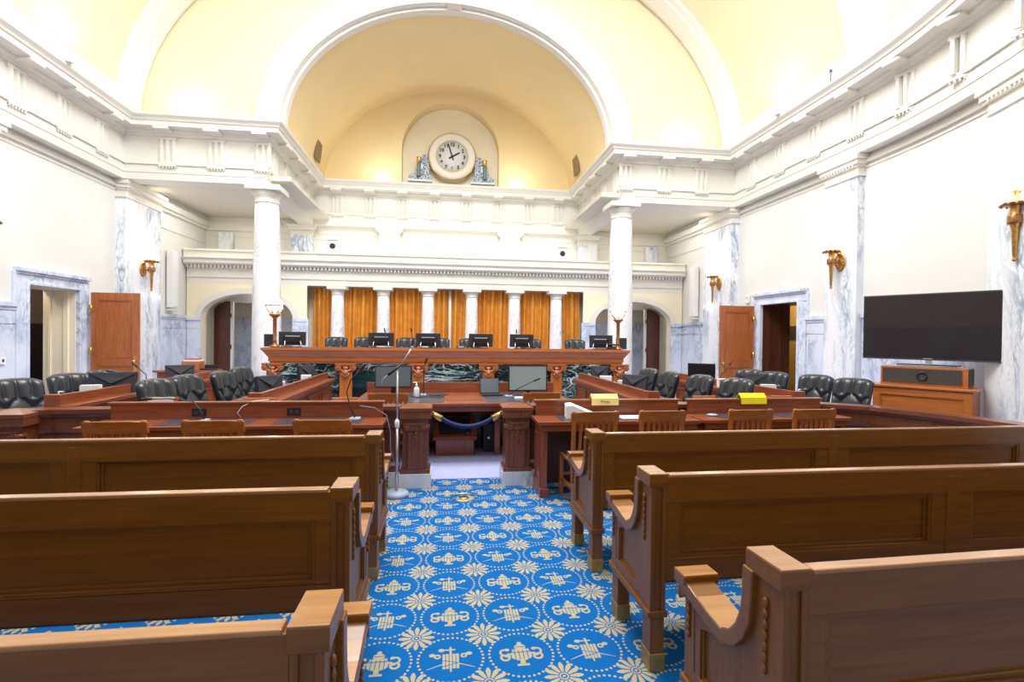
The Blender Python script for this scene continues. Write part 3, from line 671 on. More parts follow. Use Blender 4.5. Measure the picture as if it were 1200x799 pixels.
# ------------------------------------------------------------------ pews
def pew(s, x, y, rz, L, stiles, label):
    """s = +1: the pew runs to the right of its aisle end, -1: to the left; x, y = rear aisle corner"""
    t = thing('pew', label, 'pew', (x, y, 0), rz, 'wooden pews for the public')
    S = Matrix.Diagonal((s, 1, 1, 1))
    def bd(mb, name, mat, par=t, bevel=.003): return mb.xf(S).build(name, mat, par, bevel=bevel)
    # aisle end
    low = [(.28, .625), (.36, .636), (.44, .65), (.60, .688)]
    curve = [(.166, .895), (.17, .80), (.178, .74), (.20, .69), (.235, .65), (.275, .632)]
    core = MB().prism([(0.01, .28), (.55, .28), (.55, .64), (.44, .61), (.36, .60), (.28, .59), (.20, .62), (.16, .68), (.14, .76), (.13, .90), (.01, .90)], 'yz', .028, .07)
    e = bd(core, 'end_panel', 'pewz')
    fr = MB().box(.008, .03, .0, .135, .28, .90).box(.065, .085, .0, .135, .28, .90)
    fr.box(.008, .03, .485, .555, .28, .635).box(.065, .085, .485, .555, .28, .635).box(.008, .03, .135, .485, .28, .345)
    top = [(.135, .56), (.20, .56)] + [(.20 + .285 * k / 8, .535 + .035 * math.cos(PI * (k / 8 - .5) * 1.0)) for k in range(9)]
    fr.prism([(.135, .345), (.195, .345), (.195, .53)] + [(.195 + .25 * k / 8, .53 + .03 * math.sin(PI * k / 8)) for k in range(1, 9)] + [(.445, .345), (.485, .345), (.485, .62), (.36, .60), (.28, .59), (.20, .62), (.16, .68), (.135, .76)], 'yz', .010, .03)
    bd(fr, 'end_frame', 'pewz', e)
    ib = MB()
    for (a, b, c, d) in ((.195, .207, .345, .53), (.433, .445, .345, .53), (.207, .433, .345, .357)): ib.box(.018, .03, a, b, c, d)
    bd(ib, 'panel_moulding', 'pewz', e, 0.0)
    bd(MB().box(-.004, .095, -.006, .57, .262, .292), 'base_moulding', 'pewz', e)
    arm = curve + low; off = []
    pts = [Vector(p) for p in arm]
    for i, p in enumerate(pts):
        d = (pts[min(i + 1, len(pts) - 1)] - pts[max(i - 1, 0)]).normalized(); off.append(p + Vector((-d.y, d.x)) * -0.05 if False else p + Vector((d.y, -d.x)) * 0.048)
    a = MB()
    n = len(pts)
    P = []
    for i in range(n):
        p, q = pts[i], off[i]; P += [(-.012, p.x, p.y), (.105, p.x, p.y), (.105, q.x, q.y), (-.012, q.x, q.y)]
    a.add(P, [(i * 4 + j, i * 4 + (j + 1) % 4, i * 4 + 4 + (j + 1) % 4, i * 4 + 4 + j) for i in range(n - 1) for j in range(4)] + [(0, 1, 2, 3), tuple(range(4 * n - 4, 4 * n))])
    a.box(-.018, .125, .515, .60, .655, .69)
    ar = bd(a, 'armrest', 'pew', bevel=.004)
    P = []
    for i in range(2, n - 1):
        p, d = pts[i], (pts[i] - off[i]).normalized() * .003; P += [(-.010, p.x, p.y - .001), (.103, p.x, p.y - .001), (.103, p.x + d.x, p.y + d.y), (-.010, p.x + d.x, p.y + d.y)]
    m_ = len(P) // 4; wt = MB().add(P, [(i * 4 + j, i * 4 + (j + 1) % 4, i * 4 + 4 + (j + 1) % 4, i * 4 + 4 + j) for i in range(m_ - 1) for j in range(4)])
    bd(wt.box(-.016, .123, .517, .598, .688, .693), 'lit_top', 'pewtop', ar, 0.0)  # thin paler slab, overhead light on the armrest painted in
    pc = bd(MB().box(-.004, .09, -.005, .162, .888, .947), 'post_cap', 'pew', bevel=.003); bd(MB().box(-.003, .089, -.004, .161, .945, .951), 'lit_top', 'pewtop', pc, .002)  # paler slab on the cap paints the light from above
    c = MB()
    for k in range(7): c.ball((.004, .075 + .0 * k, .82 - k * .033), (.008, .013 - .0008 * k, .017), 8)
    bd(c, 'carved_drop', 'pewz', e, 0.0); c = MB().lathe([(.022, -.012), (.022, .012)], (.006, .555, .62), 10, 'x').box(.0, .012, .51, .56, .60, .64)
    for k in range(5): c.ball((.004, .52, .59 - k * .03), (.008, .012, .014), 8)
    c.tube([(.0, .575, .64), (.0, .578, .60), (.0, .565, .59)], .012, 6)
    bd(c, 'carved_scroll', 'pewz', e, 0.0)
    for ya, yb in ((.004, .10), (.455, .55)):
        f = bd(MB().box(.012, .082, ya, yb, .0, .27), 'leg', 'pewz')
        bd(MB().box(.008, .086, ya - .004, yb + .004, .0, .085), 'brass_sleeve', 'brassp', f, .002)
    # far end
    fe = bd(MB().prism([(.0, .0), (.10, 0), (.10, .28), (.46, .28), (.46, 0), (.55, 0), (.55, .66), (.28, .62), (.18, .70), (.16, .94), (0, .94)], 'yz', L - .07, L), 'far_end', 'pewz')
    # back
    st = [.09] + stiles + [L - .07]
    bd(MB().box(.085, L - .07, .034, .045, .43, .93), 'back_panel', 'pew', bevel=0)
    bk = MB().box(.085, L - .07, .002, .045, .81, .932).box(.085, L - .07, .008, .045, .43, .54)
    bk.box(.085, .15, .008, .045, .54, .81)
    for q in stiles: bk.box(q - .12, q + .12, .008, .045, .54, .81).box(q - .035, q + .035, .001, .012, .43, .90)
    bk.box(L - .2, L - .07, .008, .045, .54, .81)
    bo = bd(bk, 'back_frame', 'pew')
    ml = MB(); edges_ = [.15] + [k for q in stiles for k in (q - .12, q + .12)] + [L - .2]
    for p, q in zip(edges_[::2], edges_[1::2]):
        panel_frame(ml, p, q, .54, .81, .036, .014, .024); panel_frame(ml, p + .014, q - .014, .554, .796, .036, .016, .012)
    bd(ml, 'panel_moulding', 'pew', bo, .002)
    bd(MB().box(.10, L - .07, -.002, .047, .930, .945), 'top_rail', 'pewtop', bevel=.004)  # paler oak here carries the painted light along the rail
    bd(MB().box(.085, L - .07, .05, .52, .40, .435).box(.085, L - .07, .47, .50, .33, .40), 'seat', 'pew')
    return t
pew(1, .835, 3.36, 0.012, 4.1, [1.82, 3.55], 'front pew on the right of the aisle, nearest the counsel tables')
pew(1, .81, 2.32, 0.006, 4.2, [1.66, 3.3], 'middle pew on the right of the aisle')
pew(1, .78, 1.32, 0.03, 3.6, [1.75], 'nearest pew on the right of the aisle, its scrolled arm in the foreground')
pew(-1, -.575, 3.40, 0.0, 4.1, [1.80, 3.5], 'front pew on the left of the aisle, behind the microphone stand')
pew(-1, -.55, 2.24, 0.0, 4.2, [2.3], 'middle pew on the left of the aisle')
pew(-1, -.42, 1.185, 0.0, 3.2, [2.0], 'nearest pew on the left of the aisle, cut by the bottom of the picture')

# ------------------------------------------------------------------ bar rail and its gate posts
def bar(nm, path, label, post, extra=None):
    t = thing('bar_rail', label, 'railing', (0, 0, 0), 0, 'panelled railing across the room')
    sg = 1 if path[-1][0] > 0 else -1
    P = path if sg < 0 else list(reversed(path))       # run so that the public side is on the left of the path
    bp = [(-.06, .15), (.06, .15), (.06, .22), (.04, .24), (.03, .25), (.03, .60), (.05, .62), (.06, .66), (.06, .76), (.08, .77), (.10, .80), (.11, .81), (.11, .85), (-.11, .85), (-.11, .81), (-.06, .76)]
    MB().sweep(bp, P).build('rail_body', 'rail', t)
    MB().sweep([(-.08, 0), (.08, 0), (.08, .15), (-.08, .15)], P).build('marble_base', 'marblecol', t)
    # raised panels on the straight part
    for (x0, x1) in extra or []:
        m = panel_frame(MB(), x0, x1, .29, .57, post[1] + .12 - .03, .02, .012); panel_frame(m, x0 + .05, x1 - .05, .33, .53, post[1] + .12 - .03, .012, .01)
        m.build('raised_panel', 'rail', t)
    for px_, py_ in [post[:2]] + ([post[2]] if len(post) > 2 else []):
        w_ = .155
        p = MB().box(px_ - w_ + .02, px_ + w_ - .02, py_ + .01, py_ + .25, .14, .78).box(px_ - w_, px_ + w_, py_ - .015, py_ + .27, .14, .19).box(px_ - .09, px_ + .09, py_ - .012, py_ + .02, .19, .68)
        p.box(px_ - w_ - .01, px_ + w_ + .01, py_ - .02, py_ + .28, .72, .80)
        for q in (-1, 1): p.box(px_ + q * .06 - .018, px_ + q * .06 + .018, py_ - .02, py_, .2, .58)
        po = p.build('post', 'railz', t, bevel=.006)
        z0 = .82
        MB().add([(px_ - .17, py_ - .03, .80), (px_ + .17, py_ - .03, .80), (px_ + .17, py_ + .29, .80), (px_ - .17, py_ + .29, .80), (px_ - .17, py_ - .03, .835), (px_ + .17, py_ - .03, .835), (px_ + .17, py_ + .29, .835), (px_ - .17, py_ + .29, .835), (px_ - .02, py_ + .13, .875), (px_ + .02, py_ + .13, .875)],
                 [(0, 1, 2, 3), (0, 1, 5, 4), (1, 2, 6, 5), (2, 3, 7, 6), (3, 0, 4, 7), (4, 5, 9, 8), (5, 6, 9), (6, 7, 8, 9), (7, 4, 8)]).build('post_cap', 'rail', po)
        c = MB().box(px_ - .115, px_ + .115, py_ - .035, py_ + .01, .66, .68)
        for q in (-1, 1):
            c.lathe([(.032, -.035), (.038, -.03), (.032, -.012), (.012, -.04)], (px_ + q * .085, py_, .632), 14, 'y')
            c.tube([(px_ + q * .085, py_ - .02, .632), (px_ + q * .13, py_ + .05, .632)], .03, 8)
        for k in range(5): c.ball((px_ + (k % 2 - .5) * .012, py_ - .014, .60 - k * .035), (.022 - k * .003, .012, .02), 8)
        c.box(px_ - .05, px_ + .05, py_ - .025, py_, .60, .655)
        c.build('carved_capital', 'railz', po)
        B(px_ - .165, px_ + .165, py_ - .03, py_ + .28, 0, .145).build('marble_plinth', 'marble', po)
    return t
bar('left', [(-.62, 5.56), (-1.6, 5.56), (-3.0, 5.54), (-3.9, 5.50), (-4.3, 5.38), (-4.65, 5.08), (-4.9, 4.62), (-5.08, 4.1), (-5.2, 3.5)], 'panelled mahogany bar rail left of the gate, with a carved post at the aisle', (-.455, 5.44, (-4.12, 5.22)), [(-1.15, -.68)])
bar('right', [(.78, 5.56), (1.6, 5.56), (3.0, 5.60), (3.9, 5.60), (4.3, 5.50), (4.65, 5.22), (4.92, 4.7), (5.08, 4.1), (5.2, 3.5)], 'panelled mahogany bar rail right of the gate, curving towards the television', (.63, 5.44), [])
# velvet rope across the gate
t = thing('velvet_rope', 'navy velvet rope with brass ends hanging across the gate', 'rope', (.09, 5.52, .74))
n = 20; pts = [(-.30 + .60 * k / n, 0, -.015 - .105 * (1 - (2 * k / n - 1) ** 2)) for k in range(n + 1)]
MB().tube(pts, .024, 12).build('rope', 'navy', t)
for q in (-1, 1):
    e = MB().tube([(q * .365, 0, .018), (q * .35, 0, .008), (q * .27, 0, -.035)], [.022, .030, .032], 14).build('brass_end', 'brass', t)
    MB().tube([(q * .365 + .016 * q * math.cos(a), 0, .024 + .016 * math.sin(a)) for a in [i * PI / 5 for i in range(11)]] , .005, 6).tube([(q * .385, 0, .028), (q * .41, 0, .022)], .006, 6).build('hook', 'brass', e)

# ------------------------------------------------------------------ counsel tables
def counsel(label, x0, x1, yf, yb, rz, pads, outl, posts):
    cx = (x0 + x1) / 2; W = (x1 - x0) / 2; D = yb - yf
    t = thing('counsel_table', label, 'table', (cx, yf, 0), rz)
    B(-W, W, 0, D - .06, .722, .76).build('tabletop', 'ma', t, bevel=.006)
    B(-W + .05, W - .05, D - .07, D - .01, .755, .92).box(-W + .03, W - .03, D - .085, D, .905, .925).build('riser_board', 'ma', t, bevel=.004)
    B(-W + .03, W - .03, .03, .06, .66, .722).build('apron', 'ma', t)
    for q in (-1, 1):
        e = B(q * W - .03 - q * .07, q * W + .03 - q * .07, .05, D - .08, 0.02, .722).build('end_panel', 'maz', t, bevel=.004)
        x_ = q * W - q * .036
        m = MB()
        for (a, b, c, d) in ((.09, D - .12, .60, .63), (.09, D - .12, .10, .13), (.09, .12, .13, .60), (D - .15, D - .12, .13, .60)): m.box(x_ - .008, x_ + .008, a, b, c, d)
        m.build('panel_moulding', 'maz', e); B(q * W - .045 - q * .07, q * W + .045 - q * .07, .03, D - .06, 0, .09).build('plinth', 'maz', e, bevel=.005)
    B(-W + .08, W - .08, D - .12, D - .09, .05, .722).build('modesty_panel', 'darkw', t)
    for q in posts: B(q - cx - .03, q - cx + .03, .04, .10, 0, .722).build('leg', 'chairw', t)
    for a, b in pads: B(a - cx, b - cx, .06, D - .12, .759, .763).build('blotter', 'pad', t)
    for q in outl:
        o = B(q - cx - .065, q - cx + .065, D - .076, D - .069, .785, .86).build('socket_plate', 'black', t)
        for k in (-1, 1): B(q - cx + k * .026 - .016, q - cx + k * .026 + .016, D - .08, D - .075, .805, .84).build('socket', 'pad', o)
    return t
counsel('long left counsel table with sockets in its riser, three slatted chairs at it', -3.36, -.73, 4.90, 5.40, 0, [(-2.75, -1.95), (-1.75, -.95)], [-2.52, -1.64], [])
counsel('counsel table right of the gate bearing the cream sign', .76, 2.45, 4.93, 5.42, 0, [(1.0, 1.55), (1.62, 2.2)], [], [2.35])
counsel('second counsel table on the right, bearing the yellow sign', 2.49, 4.22, 4.97, 5.44, 0.03, [(2.75, 3.35), (3.45, 4.0)], [], [2.56])
# nameplate blocks standing on the rail behind the tables
for i, (a, b, lab) in enumerate(((-2.18, -1.86, 'wooden name block behind the left counsel table, the one left of centre'), (-1.31, -1.06, 'wooden name block behind the left counsel table, near its right end'), (2.66, 2.93, 'wooden name block on the right, left of the yellow sign'), (3.62, 3.88, 'wooden name block on the right, right of the yellow sign'))):
    x = (a + b) / 2; o = tag(MB().prism([(-.03, .0), (.03, 0), (.012, .09), (-.012, .09)], 'yz', -(b - a) / 2, (b - a) / 2).build('name_block', 'orange', bevel=.003), lab, 'nameplate', 'wooden name blocks')
    o.location = (x, 5.52, .85)
t = thing('card_holder', 'low wooden card holder with white cards on the left table riser', 'holder', (-2.96, 5.52, .85))
B(-.15, .15, -.03, .03, 0, .02).box(-.15, .15, .02, .035, 0, .10).box(-.15, -.13, -.03, .03, 0, .08).box(.13, .15, -.03, .03, 0, .08).build('frame', 'orange', t); B(-.12, .12, -.01, 0.01, .02, .095).build('cards', 'paper', t)
def tent(label, x, y, z, mat, w_, h, words=None):
    t = thing('tent_sign', label, 'sign', (x, y, z), 0)
    MB().prism([(-.057, 0), (-.054, 0), (-.046, h * .6), (0, h - .004), (.046, h * .6), (.054, 0), (.057, 0), (.049, h * .62), (0, h), (-.049, h * .62)], 'yz', -w_, w_).build('card', mat, t)
    if words: text('lettering', words, .048, 'brownink', t, (0, -.0555, h * .33), (math.atan2(h * .6, .009), 0, 0), .0008)
tent('cream folded card reading Press on the right counsel table riser', 1.56, 5.378, .865, 'card', .15, .118, 'Press')
tent('bright yellow folded card on the far right counsel table riser', 3.30, 5.40, .865, 'yellowc', .155, .118)
t = thing('binder', 'white open binder lying on the table right of the gate', 'binder', (1.26, 5.17, .763), -.15)
MB().prism([(-.17, 0), (.18, 0), (.18, .02), (-.11, .14), (-.17, .13)], 'xz', -.12, .13).build('cover', 'paper', t, bevel=.004)
B(-.1, .2, -.13, .12, 0, .012).build('page', 'paper', t)
tag(MB().box(-.15, .17, -.11, .11, 0, .006).build('paper_sheet', 'bluepaper'), 'pale blue sheet lying on the table beside the cream sign', 'paper').location = (1.80, 5.13, .764)
tag(MB().lathe([(0, 0), (.055, 0), (.06, .01), (.04, .018), (0, .02)], n=16).build('phone_puck', 'greyp'), 'small round grey puck on the second right table', 'device').location = (2.72, 5.20, .764)

# ------------------------------------------------------------------ slatted wooden chairs (they face +y)
def wood_chair(loc, rz, label):
    t = thing('slatted_chair', label, 'chair', loc, rz, 'slatted oak chairs at the tables')
    W = .205
    for q in (-1, 1):
        MB().prism([(-.245, 0), (-.205, 0), (-.175, .42), (-.215, .90), (-.25, .90), (-.215, .42)], 'yz', q * W - .018, q * W + .018).build('back_post', 'chairw', t, bevel=.005)
        B(q * W - .02, q * W + .02, .17, .21, 0, .42).build('front_leg', 'chairw', t, bevel=.004)
        B(q * W - .012, q * W + .012, -.2, .18, .15, .18).build('side_stretcher', 'chairw', t)
    cr = MB().grid(lambda u, v: (-.235 + .47 * u, -.235 - .0 + .035 * math.cos((u - .5) * PI) * -1 - .02 * v, .80 + (.10 - .012 * abs(2 * u - 1) ** 3) * v), 16, 2)
    cr.grid(lambda u, v: (-.235 + .47 * u, -.205 + .035 * math.cos((u - .5) * PI) * -1 - .02 * v, .80 + (.10 - .012 * abs(2 * u - 1) ** 3) * v), 16, 2)
    for v in (0, 1):
        cr.grid(lambda u, k, v=v: (-.235 + .47 * u, -.235 + .03 * k + .035 * math.cos((u - .5) * PI) * -1 - .02 * v, .80 + (.10 - .012 * abs(2 * u - 1) ** 3) * v), 16, 1)
    for u in (0, 1):
        cr.grid(lambda k, v, u=u: (-.235 + .47 * u, -.235 + .03 * k - .02 * v, .80 + (.10 - .012) * v), 1, 2)
    cr.sm = [False] * len(cr.sm); cr.build('crest_rail', 'chairx', t)
    for k in range(6):
        x = -.14 + .28 * k / 5
        MB().prism([(-.20, .47), (-.186, .47), (-.238, .81), (-.252, .81)], 'yz', x - .013, x + .013).build('slat', 'chairw', t)
    B(-W, W, -.2, -.175, .45, .49).build('lower_rail', 'chairw', t)
    B(-.225, .225, -.20, .23, .40, .435).build('seat', 'chairw', t, bevel=.01)
    B(-.2, .2, -.17, .2, .435, .46).build('cushion', 'slate', t, bevel=.01)
    B(-W, W, .178, .2, .2, .23).build('front_stretcher', 'chairw', t)
    return t
wc = wood_chair((-2.72, 4.62, 0), 0, 'slatted oak chair at the left counsel table, leftmost of three')
dup(wc, (-2.00, 4.62, 0), 0, 'slatted oak chair at the left counsel table, middle of three')
dup(wc, (-1.14, 4.60, 0), -.05, 'slatted oak chair at the left counsel table, nearest the aisle')
dup(wc, (1.24, 4.90, 0), .05, 'slatted oak chair at the cream-sign table, the one nearer the aisle')
dup(wc, (1.93, 4.93, 0), 0, 'slatted oak chair at the cream-sign table, the one farther from the aisle')
dup(wc, (2.86, 4.95, 0), 0, 'slatted oak chair in front of the yellow sign')
dup(wc, (3.55, 4.95, 0), 0, 'rightmost slatted oak chair, right of the yellow sign')
dup(wc, (-.82, 6.50, 0), 0, 'slatted oak chair at the clerk table, left one behind the gate')
dup(wc, (1.05, 6.52, 0), 0, 'slatted oak chair at the clerk table, right one below the large grey screen')

# ------------------------------------------------------------------ clerk table
t = thing('clerk_table', 'wide mahogany clerk table standing before the judges bench', 'table', (.1, 6.35, 0))
B(-1.38, 1.40, 0, 1.3, .722, .76).build('tabletop', 'ma', t, bevel=.006)
B(-1.36, 1.38, 1.22, 1.27, .755, .91).build('riser_board', 'ma', t, bevel=.004)
B(-1.25, 1.25, .06, .09, .65, .722).build('apron', 'ma', t)
B(-1.3, 1.3, 1.1, 1.14, .0, .722).build('modesty_panel', 'darkw', t)
for x in (-1.28, -.62, .455, 1.24): B(x - .035, x + .035, .48, 1.1, 0, .722).build('end_panel', 'maz', t, bevel=.004)
for a, b in ((-1.3, -.26), (.28, 1.32)): B(a, b, .10, 1.19, .759, .763).build('blotter', 'pad', t)
B(-.24, .26, .3, .95, .759, .764).build('leather_mat', 'may', t)
def screen(name, label, cat, loc, rz, w_, h, tilt, scr, zc, bez='slate', base=True):
    t = thing(name, label, cat, loc, rz)
    Rt = Matrix.Rotation(-tilt, 4, 'X')
    Rt = Matrix.Translation((0, 0, zc)) @ Rt
    MB().box(-w_ / 2, w_ / 2, 0, .035, -h / 2, h / 2).xf(Rt).build('housing', bez, t, bevel=.004)
    MB().box(-w_ / 2 + .018, w_ / 2 - .018, -.004, .001, -h / 2 + .02, h / 2 - .018).xf(Rt).build('panel', scr, t)
    if base:
        B(-.03, .03, .03, .06, 0.01, zc).build('neck', 'black', t); B(-.12, .12, -.05, .14, 0, .012).build('base', 'black', t, bevel=.003)
    return t
screen('monitor', 'grey desktop monitor on the left of the clerk table, behind the microphone', 'monitor', (-.84, 7.05, .763), .0, .49, .30, .03, 'darkscr', .27)
screen('monitor', 'largest light grey monitor on the right of the clerk table', 'monitor', (1.00, 7.05, .763), -.0, .55, .36, .03, 'greyscr', .25, 'black')
t = thing('laptop', 'small grey laptop open beside the large screen on the clerk table', 'laptop', (.50, 7.2, .763), .12)
B(-.14, .14, -.12, .08, 0, .018).build('keyboard_base', 'black', t)
MB().box(-.14, .14, 0, .012, 0, .22).xf(Matrix.Translation((0, .08, .018)) @ Matrix.Rotation(-.25, 4, 'X')).build('lid', 'slate', t)
MB().box(-.128, .128, -.003, 0, .01, .21).xf(Matrix.Translation((0, .08, .018)) @ Matrix.Rotation(-.25, 4, 'X')).build('panel', 'darkscr', t)
t = thing('pump_bottle', 'white hand sanitiser pump bottle on the clerk table', 'bottle', (-.53, 7.05, .763))
MB().lathe([(.036, 0), (.038, .01), (.038, .1), (.03, .125), (.014, .135), (.014, .145)], n=16).build('bottle', 'plastic', t, bevel=0)
MB().lathe([(.016, .145), (.016, .165), (.006, .167), (.006, .195)], n=12).tube([(0, 0, .195), (-.04, 0, .19)], .008, 6).build('pump', 'plastic', t)
t = thing('keyboard', 'pale keyboard lying in front of the large monitor', 'keyboard', (.95, 6.80, .763))
B(-.17, .17, -.06, .06, 0, .015).build('case', 'plastic', t); k_ = MB()
for i in range(5):
    for j in range(12): k_.box(-.155 + j * .026, -.133 + j * .026, -.05 + i * .02, -.034 + i * .02, .015, .02)
k_.build('keys', 'paper', t)
def goose(label, loc, pts, basew=.05):
    t = thing('gooseneck_microphone', label, 'microphone', loc, 0, 'gooseneck microphones on the desks')
    MB().box(-basew, basew, -.06, .06, 0, .025).build('base', 'greyp', t, bevel=.006)
    P = [(0, 0, .02)] + pts
    MB().tube(P, .006, 8).build('gooseneck', 'black', t)
    a, b = Vector(P[-2]), Vector(P[-1]); d = (b - a).normalized()
    MB().tube([b - d * .03, b - d * .02, b + d * .05, b + d * .07], [.008, .013, .014, .006], 10).build('capsule', 'black', t)
goose('gooseneck microphone slanting across the large monitor on the clerk table', (.72, 6.95, .763), [(.08, -.05, .10), (.25, -.08, .19), (.36, -.08, .24)])
goose('upright gooseneck microphone beside the sanitiser bottle', (-.44, 7.15, .763), [(0, 0, .2), (.0, 0, .38), (.03, -.04, .47)], .04)
goose('tall gooseneck microphone at the right end of the left counsel table', (-1.02, 5.14, .763), [(-.06, .04, .15), (-.09, .05, .27), (-.05, .05, .39), (.05, .04, .50)])
goose('low gooseneck microphone bent left on the left counsel table', (-2.38, 5.12, .763), [(-.06, .03, .12), (-.12, .04, .19), (-.35, .06, .215), (-.52, .07, .21)], .03)
def cable(label, pts, mat='black', r=.004):
    tag(MB().tube(pts, r, 6).build('cable', mat), label, 'cable')
cable('dark cable lying in loops on the clerk table by the sanitiser', [(-.62, 7.1, .768), (-.5, 6.9, .768), (-.38, 7.0, .768), (-.2, 6.85, .768), (-.16, 7.05, .768), (-.36, 7.12, .768), (-.1, 7.22, .768)], 'ink', .006)
cable('thin white cable looping down on the left counsel table by the socket', [(-2.13, 5.32, .77), (-2.16, 5.30, .82), (-2.12, 5.31, .88), (-2.02, 5.33, .93), (-1.9, 5.4, .935)], 'plastic')
cable('pale cable hanging at the right end of the left counsel table', [(-1.0, 5.30, .88), (-.86, 5.31, .86), (-.74, 5.33, .78), (-.70, 5.34, .6), (-.70, 5.33, .45), (-.66, 5.33, .3)], 'greyp')
cable('grey cable hanging from the clerk table above the black tower', [(.27, 7.4, .70), (.28, 7.38, .6), (.25, 7.36, .5), (.2, 7.36, .42), (.3, 7.3, .3), (.4, 7.28, .22)], 'greyp', .006)

# lectern and computer tower behind the gate
t = thing('slant_lectern', 'low slant-topped wooden lectern on the floor behind the velvet rope', 'lectern', (-.01, 6.83, 0))
MB().prism([(0, .02), (.40, .02), (.40, .44), (0, .25)], 'yz', -.25, .25).build('body', 'maz', t)
B(-.265, .265, -.012, .41, 0, .022).build('base', 'maz', t)
sl = Matrix.Translation((0, -.04, .232)) @ Matrix.Rotation(math.atan2(.19, .40), 4, 'X')
MB().box(-.285, .285, 0, .5, 0, .025).xf(sl).build('slanted_top', 'orange', t, bevel=.004)
MB().box(-.285, .285, -.012, .01, -.012, .045).xf(sl).build('lip', 'ma', t)
MB().box(-.215, .215, .06, .45, .024, .029).xf(sl).build('blotter', 'pad', t)
MB().lathe([(0, 0), (.02, 0), (.02, .006), (0, .006)], n=10).xf(sl @ Matrix.Translation((.17, .09, .028))).build('clip', 'silver', t)
t = thing('computer_tower', 'black computer tower with a round silver badge under the clerk table', 'computer', (.455, 7.0, 0))
B(-.075, .075, 0, .38, .015, .40).build('case', 'black', t, bevel=.006)
B(-.07, .07, -.008, 0, .03, .39).build('front', 'slate', t, bevel=.003); MB().lathe([(.014, -.012), (.014, 0)], (0, 0, .2), 14, 'y').build('badge', 'silver', t)

# ------------------------------------------------------------------ judges bench
t = thing('judges_bench', 'long carved judges bench with green marble panels under a deep wooden cornice', 'bench', (0.03, 10.0, 0))
bx0 = 3.43
bprof = [(-.12, 1.04), (0, 1.04), (0, 1.075), (.02, 1.08), (.02, 1.165), (.035, 1.17), (.05, 1.20), (.105, 1.28), (.125, 1.295), (.125, 1.335), (-.12, 1.335)]
MB().sweep(bprof, [(bx0, .8), (bx0, .1), (-bx0, .1), (-bx0, .8)]).build('cornice', 'orange', t)
B(-bx0, bx0, .15, .55, 1.30, 1.345).build('counter_top', 'ma', t)
B(-bx0 + .05, bx0 - .05, .13, .72, .03, 1.05).build('body', 'maz', t)
B(-bx0 + .1, bx0 - .1, .5, .85, 1.0, 1.04).build('desk_top', 'ma', t)
PX = [-3.36, -2.04, -.68, .68, 2.05, 3.36]
for a, b in zip(PX[:-1], PX[1:]):
    B(a + .08, b - .08, .105, .135, .16, 1.045).build('marble_panel', 'green', t)
for x in PX:
    p = B(x - .115, x + .115, .06, .14, .16, .92).build('pilaster', 'orangez', t, bevel=.004)
    m = MB()
    for k in (-1, 0, 1): m.box(x + k * .06 - .012, x + k * .06 + .012, .052, .062, .2, .78)
    m.build('reed', 'orangez', p)
    c = MB().box(x - .19, x + .19, .01, .14, 1.015, 1.045).box(x - .15, x + .15, .03, .14, .985, 1.015)
    for q in (-1, 1):
        c.lathe([(.055, 0), (.062, .01), (.058, .12)], (x + q * .135, .02, .965), 18, 'y'); c.lathe([(.028, -.012), (.034, 0)], (x + q * .135, .02, .965), 14, 'y'); c.lathe([(.012, -.022), (.012, 0)], (x + q * .135, .02, .965), 10, 'y')
        c.tube([(x + q * .10, .035, .935), (x + q * .05, .02, .90), (x, .015, .89)], .018, 8)
    c.ball((x, .03, .955), (.055, .03, .035), 12).ball((x, .02, .875), (.06, .035, .055), 14).ball((x, .0, .865), (.025, .025, .03), 10)
    c.tube([(x - .07, .03, .86), (x - .045, .02, .82), (x, .015, .80), (x + .045, .02, .82), (x + .07, .03, .86)], .014, 8)
    c.build('ionic_capital', 'doorw', p)
    B(x - .14, x + .14, .04, .14, 0, .16).build('base', 'orangez', p)
B(-bx0 + .05, bx0 - .05, .08, .14, 0, .15).build('plinth', 'maz', t)
# things on the bench
WB = 1.345
def rear_monitor(x, y, rz, label):
    t = thing('bench_monitor', label, 'monitor', (x, y, WB), rz, 'dark monitors on the judges bench')
    Rt = Matrix.Translation((0, 0, .155)) @ Matrix.Rotation(.13, 4, 'X')
    MB().box(-.245, .245, 0, .03, -.13, .135).xf(Rt).build('housing', 'slate', t, bevel=.006)
    MB().box(-.16, .16, -.025, 0, -.07, .07).xf(Rt).build('back_cover', 'black', t, bevel=.008)
    MB().box(-.13, .13, -.028, -.022, .045, .065).xf(Rt).build('vent_strip', 'greyp', t)
    m = MB()
    for q in (-1, 1): m.tube([(q * .15, -.10, .006), (q * .145, -.07, .06), (q * .14, -.035, .10), (q * .14, -.02, .12)], .008, 6)
    m.build('stand_legs', 'silver', t); B(-.16, .16, -.12, .04, 0, .008).build('stand_base', 'black', t)
    return t
rm = rear_monitor(-1.40, 10.42, .03, 'dark monitor back on the bench, second from the left')
for x, rz, lab in ((-.48, 0, 'dark monitor back on the bench, third from the left, left of the curtain gap'), (.58, 0, 'dark monitor back on the bench, just right of the curtain gap'), (1.42, 0, 'dark monitor back on the bench, second from the right'),
                   (-3.08, .35, 'turned dark monitor at the left end of the bench by the lamp'), (3.10, -.5, 'turned dark monitor at the right end of the bench by the lamp')):
    dup(rm, (x, 10.42, WB), rz, lab)
for x, lab in ((-3.50, 'left'), (3.56, 'right')):
    t = thing('bench_speaker', 'small black speaker box beside the lamp at the %s end of the bench' % lab, 'speaker', (x, 10.45, WB))
    B(-.09, .09, -.09, .09, 0, .24).build('cabinet', 'black', t, bevel=.006); B(-.078, .078, -.096, -.09, .012, .228).build('grille', 'slate', t)
